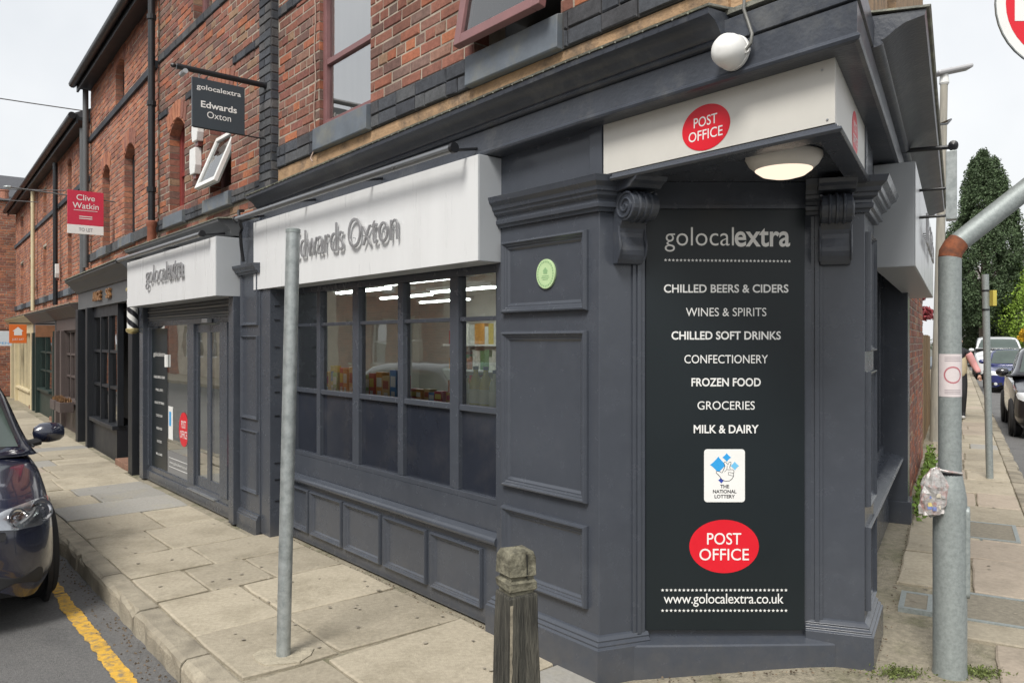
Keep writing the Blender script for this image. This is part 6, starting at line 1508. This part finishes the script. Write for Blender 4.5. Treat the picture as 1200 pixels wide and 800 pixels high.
def tree(name, label, x, y, h, rx, z0, mat, bark, n=6000, size=.12, nclump=40, shape='round', density=1.0, base=0.0, group=None):
    t = thing(name, T(x, y, base), label, 'tree', group)
    tr = MB(); limb(tr, (x, y, base-.1), (x, y, base+z0+(h-z0)*.5), .05*h**.8*.5+.04, .05)
    cl_ = []
    for _ in range(nclump):
        tz = random.random()
        if shape == 'cone': rr = rx*(1-tz**1.6)*.98 + .1; q = random.uniform(.55, 1)**.5
        elif shape == 'yew':
            rr = rx*float(np.interp(tz, [0, .12, .38, .6, .8, .93, 1], [.62, .86, 1, .86, .58, .34, .06])); q = random.uniform(.4, 1.12)**.6
        elif shape == 'column': rr = rx*math.sin(min(1, (tz*.86+.14))*math.pi)**.55; q = random.uniform(.5, 1)**.5
        else: rr = rx*math.sin((tz*.85+.10)*math.pi)**.7; q = random.uniform(.15, 1)**.5
        a = random.uniform(0, 2*math.pi); c = (x+rr*q*math.cos(a), y+rr*q*math.sin(a), base+z0+(h-z0)*tz); cl_.append(c)
    for c in random.sample(cl_, min(22, nclump)): limb(tr, (x, y, base+z0+(c[2]-base-z0)*.45), c, .035*h*.12+.01, .012)
    tr.build('trunk', bark, t, I4, smooth=True)
    pts = []; cr_ = rx*(.34 if shape == 'round' else .165)
    for k in range(n):
        c = cl_[k % len(cl_)]; v = rng.normal(size=3); v /= np.linalg.norm(v); v *= cr_*rng.uniform(.2, 1)**.6; pts.append((c[0]+v[0], c[1]+v[1], c[2]+v[2]*(.75 if shape == 'round' else 2.3)))
    leaves(pts, size, mat, 'crown', t); return t
BARK = M('bark', (.10, .08, .06), .9, .3, 12, .5, 30); CON = leaf_mat('conifer_green', (.062, .098, .042)); LIME = leaf_mat('lime_green_leaf', (.22, .34, .045)); PALE = leaf_mat('pale_blossom', (.46, .42, .40), .3); REDL = leaf_mat('red_leaf', (.32, .05, .06)); DKG = leaf_mat('dark_hedge', (.05, .075, .03)); YELF = leaf_mat('yellow_flower', (.62, .38, .02)); TWIG = leaf_mat('bare_twig', (.17, .14, .12), .3)
random.seed(3)
bz = gz(20)+ROADZ
tree('conifer_tree', 'tall dense dark conifer above the side street lamp', 30.7, 50, 13.6, 2.1, 3.3, CON, BARK, 100000, .085, 330, 'yew', base=bz)
tree('blossom_tree', 'pale leafless tree right of the dark conifer', 42.5, 66, 9.2, 3.4, 1.6, PALE, TWIG, 16000, .075, 120, base=bz)
tree('blossom_tree', 'pale spreading tree behind the blue car and white van', 39.2, 62, 6.6, 2.6, 1.2, TWIG, TWIG, 12000, .07, 90, base=bz)
tree('lime_tree', 'bright lime green tree at the right edge of the side street', 33.9, 48, 6.4, 2.9, 1.6, LIME, BARK, 26000, .09, 130, base=bz)
tree('hedge_tree', 'dark rounded evergreen below the lime tree', 33.8, 54, 3.4, 1.9, .3, DKG, BARK, 16000, .08, 110, base=bz)
tree('hedge_tree', 'dark bushy evergreen behind the white van', 32.3, 54, 4.0, 2.2, .4, DKG, BARK, 15000, .08, 100, base=bz)
tree('yellow_shrub', 'small bright yellow flowering shrub by the black car', 28.9, 43, 2.5, .55, .5, YELF, BARK, 1600, .07, 24, base=bz)
tree('red_shrub', 'red leaved shrub showing over the plank fence', *RP(11.0, -.42)[:2], 2.65, .42, 1.5, REDL, BARK, 3200, .05, 40, base=.06)
for k, (x_, y_, h_, r_) in enumerate(((50, 78, 9, 5), (27, 70, 7, 4), (60, 74, 10, 6))):
    tree('background_tree', ['hazy grey tree far behind the lime tree', 'greyish tree far behind the conifer', 'hazy tree at the far right of the side street'][k], x_, y_, h_, r_, 1.0, (TWIG, DKG, TWIG)[k], BARK, 18000, .11, 120, base=bz)
# weeds at the foot of the side wall
for k, (u0, w0_, lab_) in enumerate(((4.3, .06, 'clump of green weeds at the foot of the side wall nearest the shop'), (5.4, .07, 'middle clump of green weeds at the foot of the side wall'), (6.6, .06, 'green weeds at the foot of the side wall nearest the lamp'))):
    c = RP(u0, w0_); t = thing('weed_clump', T(c.x, c.y, gz(c.x)), lab_, 'plant', 'weeds along the side wall')
    pts = [(*RP(u0+rng.normal()*.35, w0_+abs(rng.normal())*.05)[:2], gz(5)+.02+abs(rng.normal())*.10) for _ in range(700)]
    leaves(pts, .028, leaf_mat('weed_green', (.12, .20, .03)), 'leaves', t)
for k, (x_, y_, lab_) in enumerate(((1.86, 3.70, 'moss patch by the right pilaster foot'), (2.26, 3.70, 'small weeds at the foot of the bent post'))):
    t = thing('moss_patch', T(x_, y_, gz(x_)), lab_, 'plant')
    pts = [(x_+rng.normal()*.06, y_+rng.normal()*.035, gz(x_)-.01+abs(rng.normal())*.012) for _ in range(500)]
    leaves(pts, .009, leaf_mat('moss_green', (.12, .15, .04)), 'leaves', t)
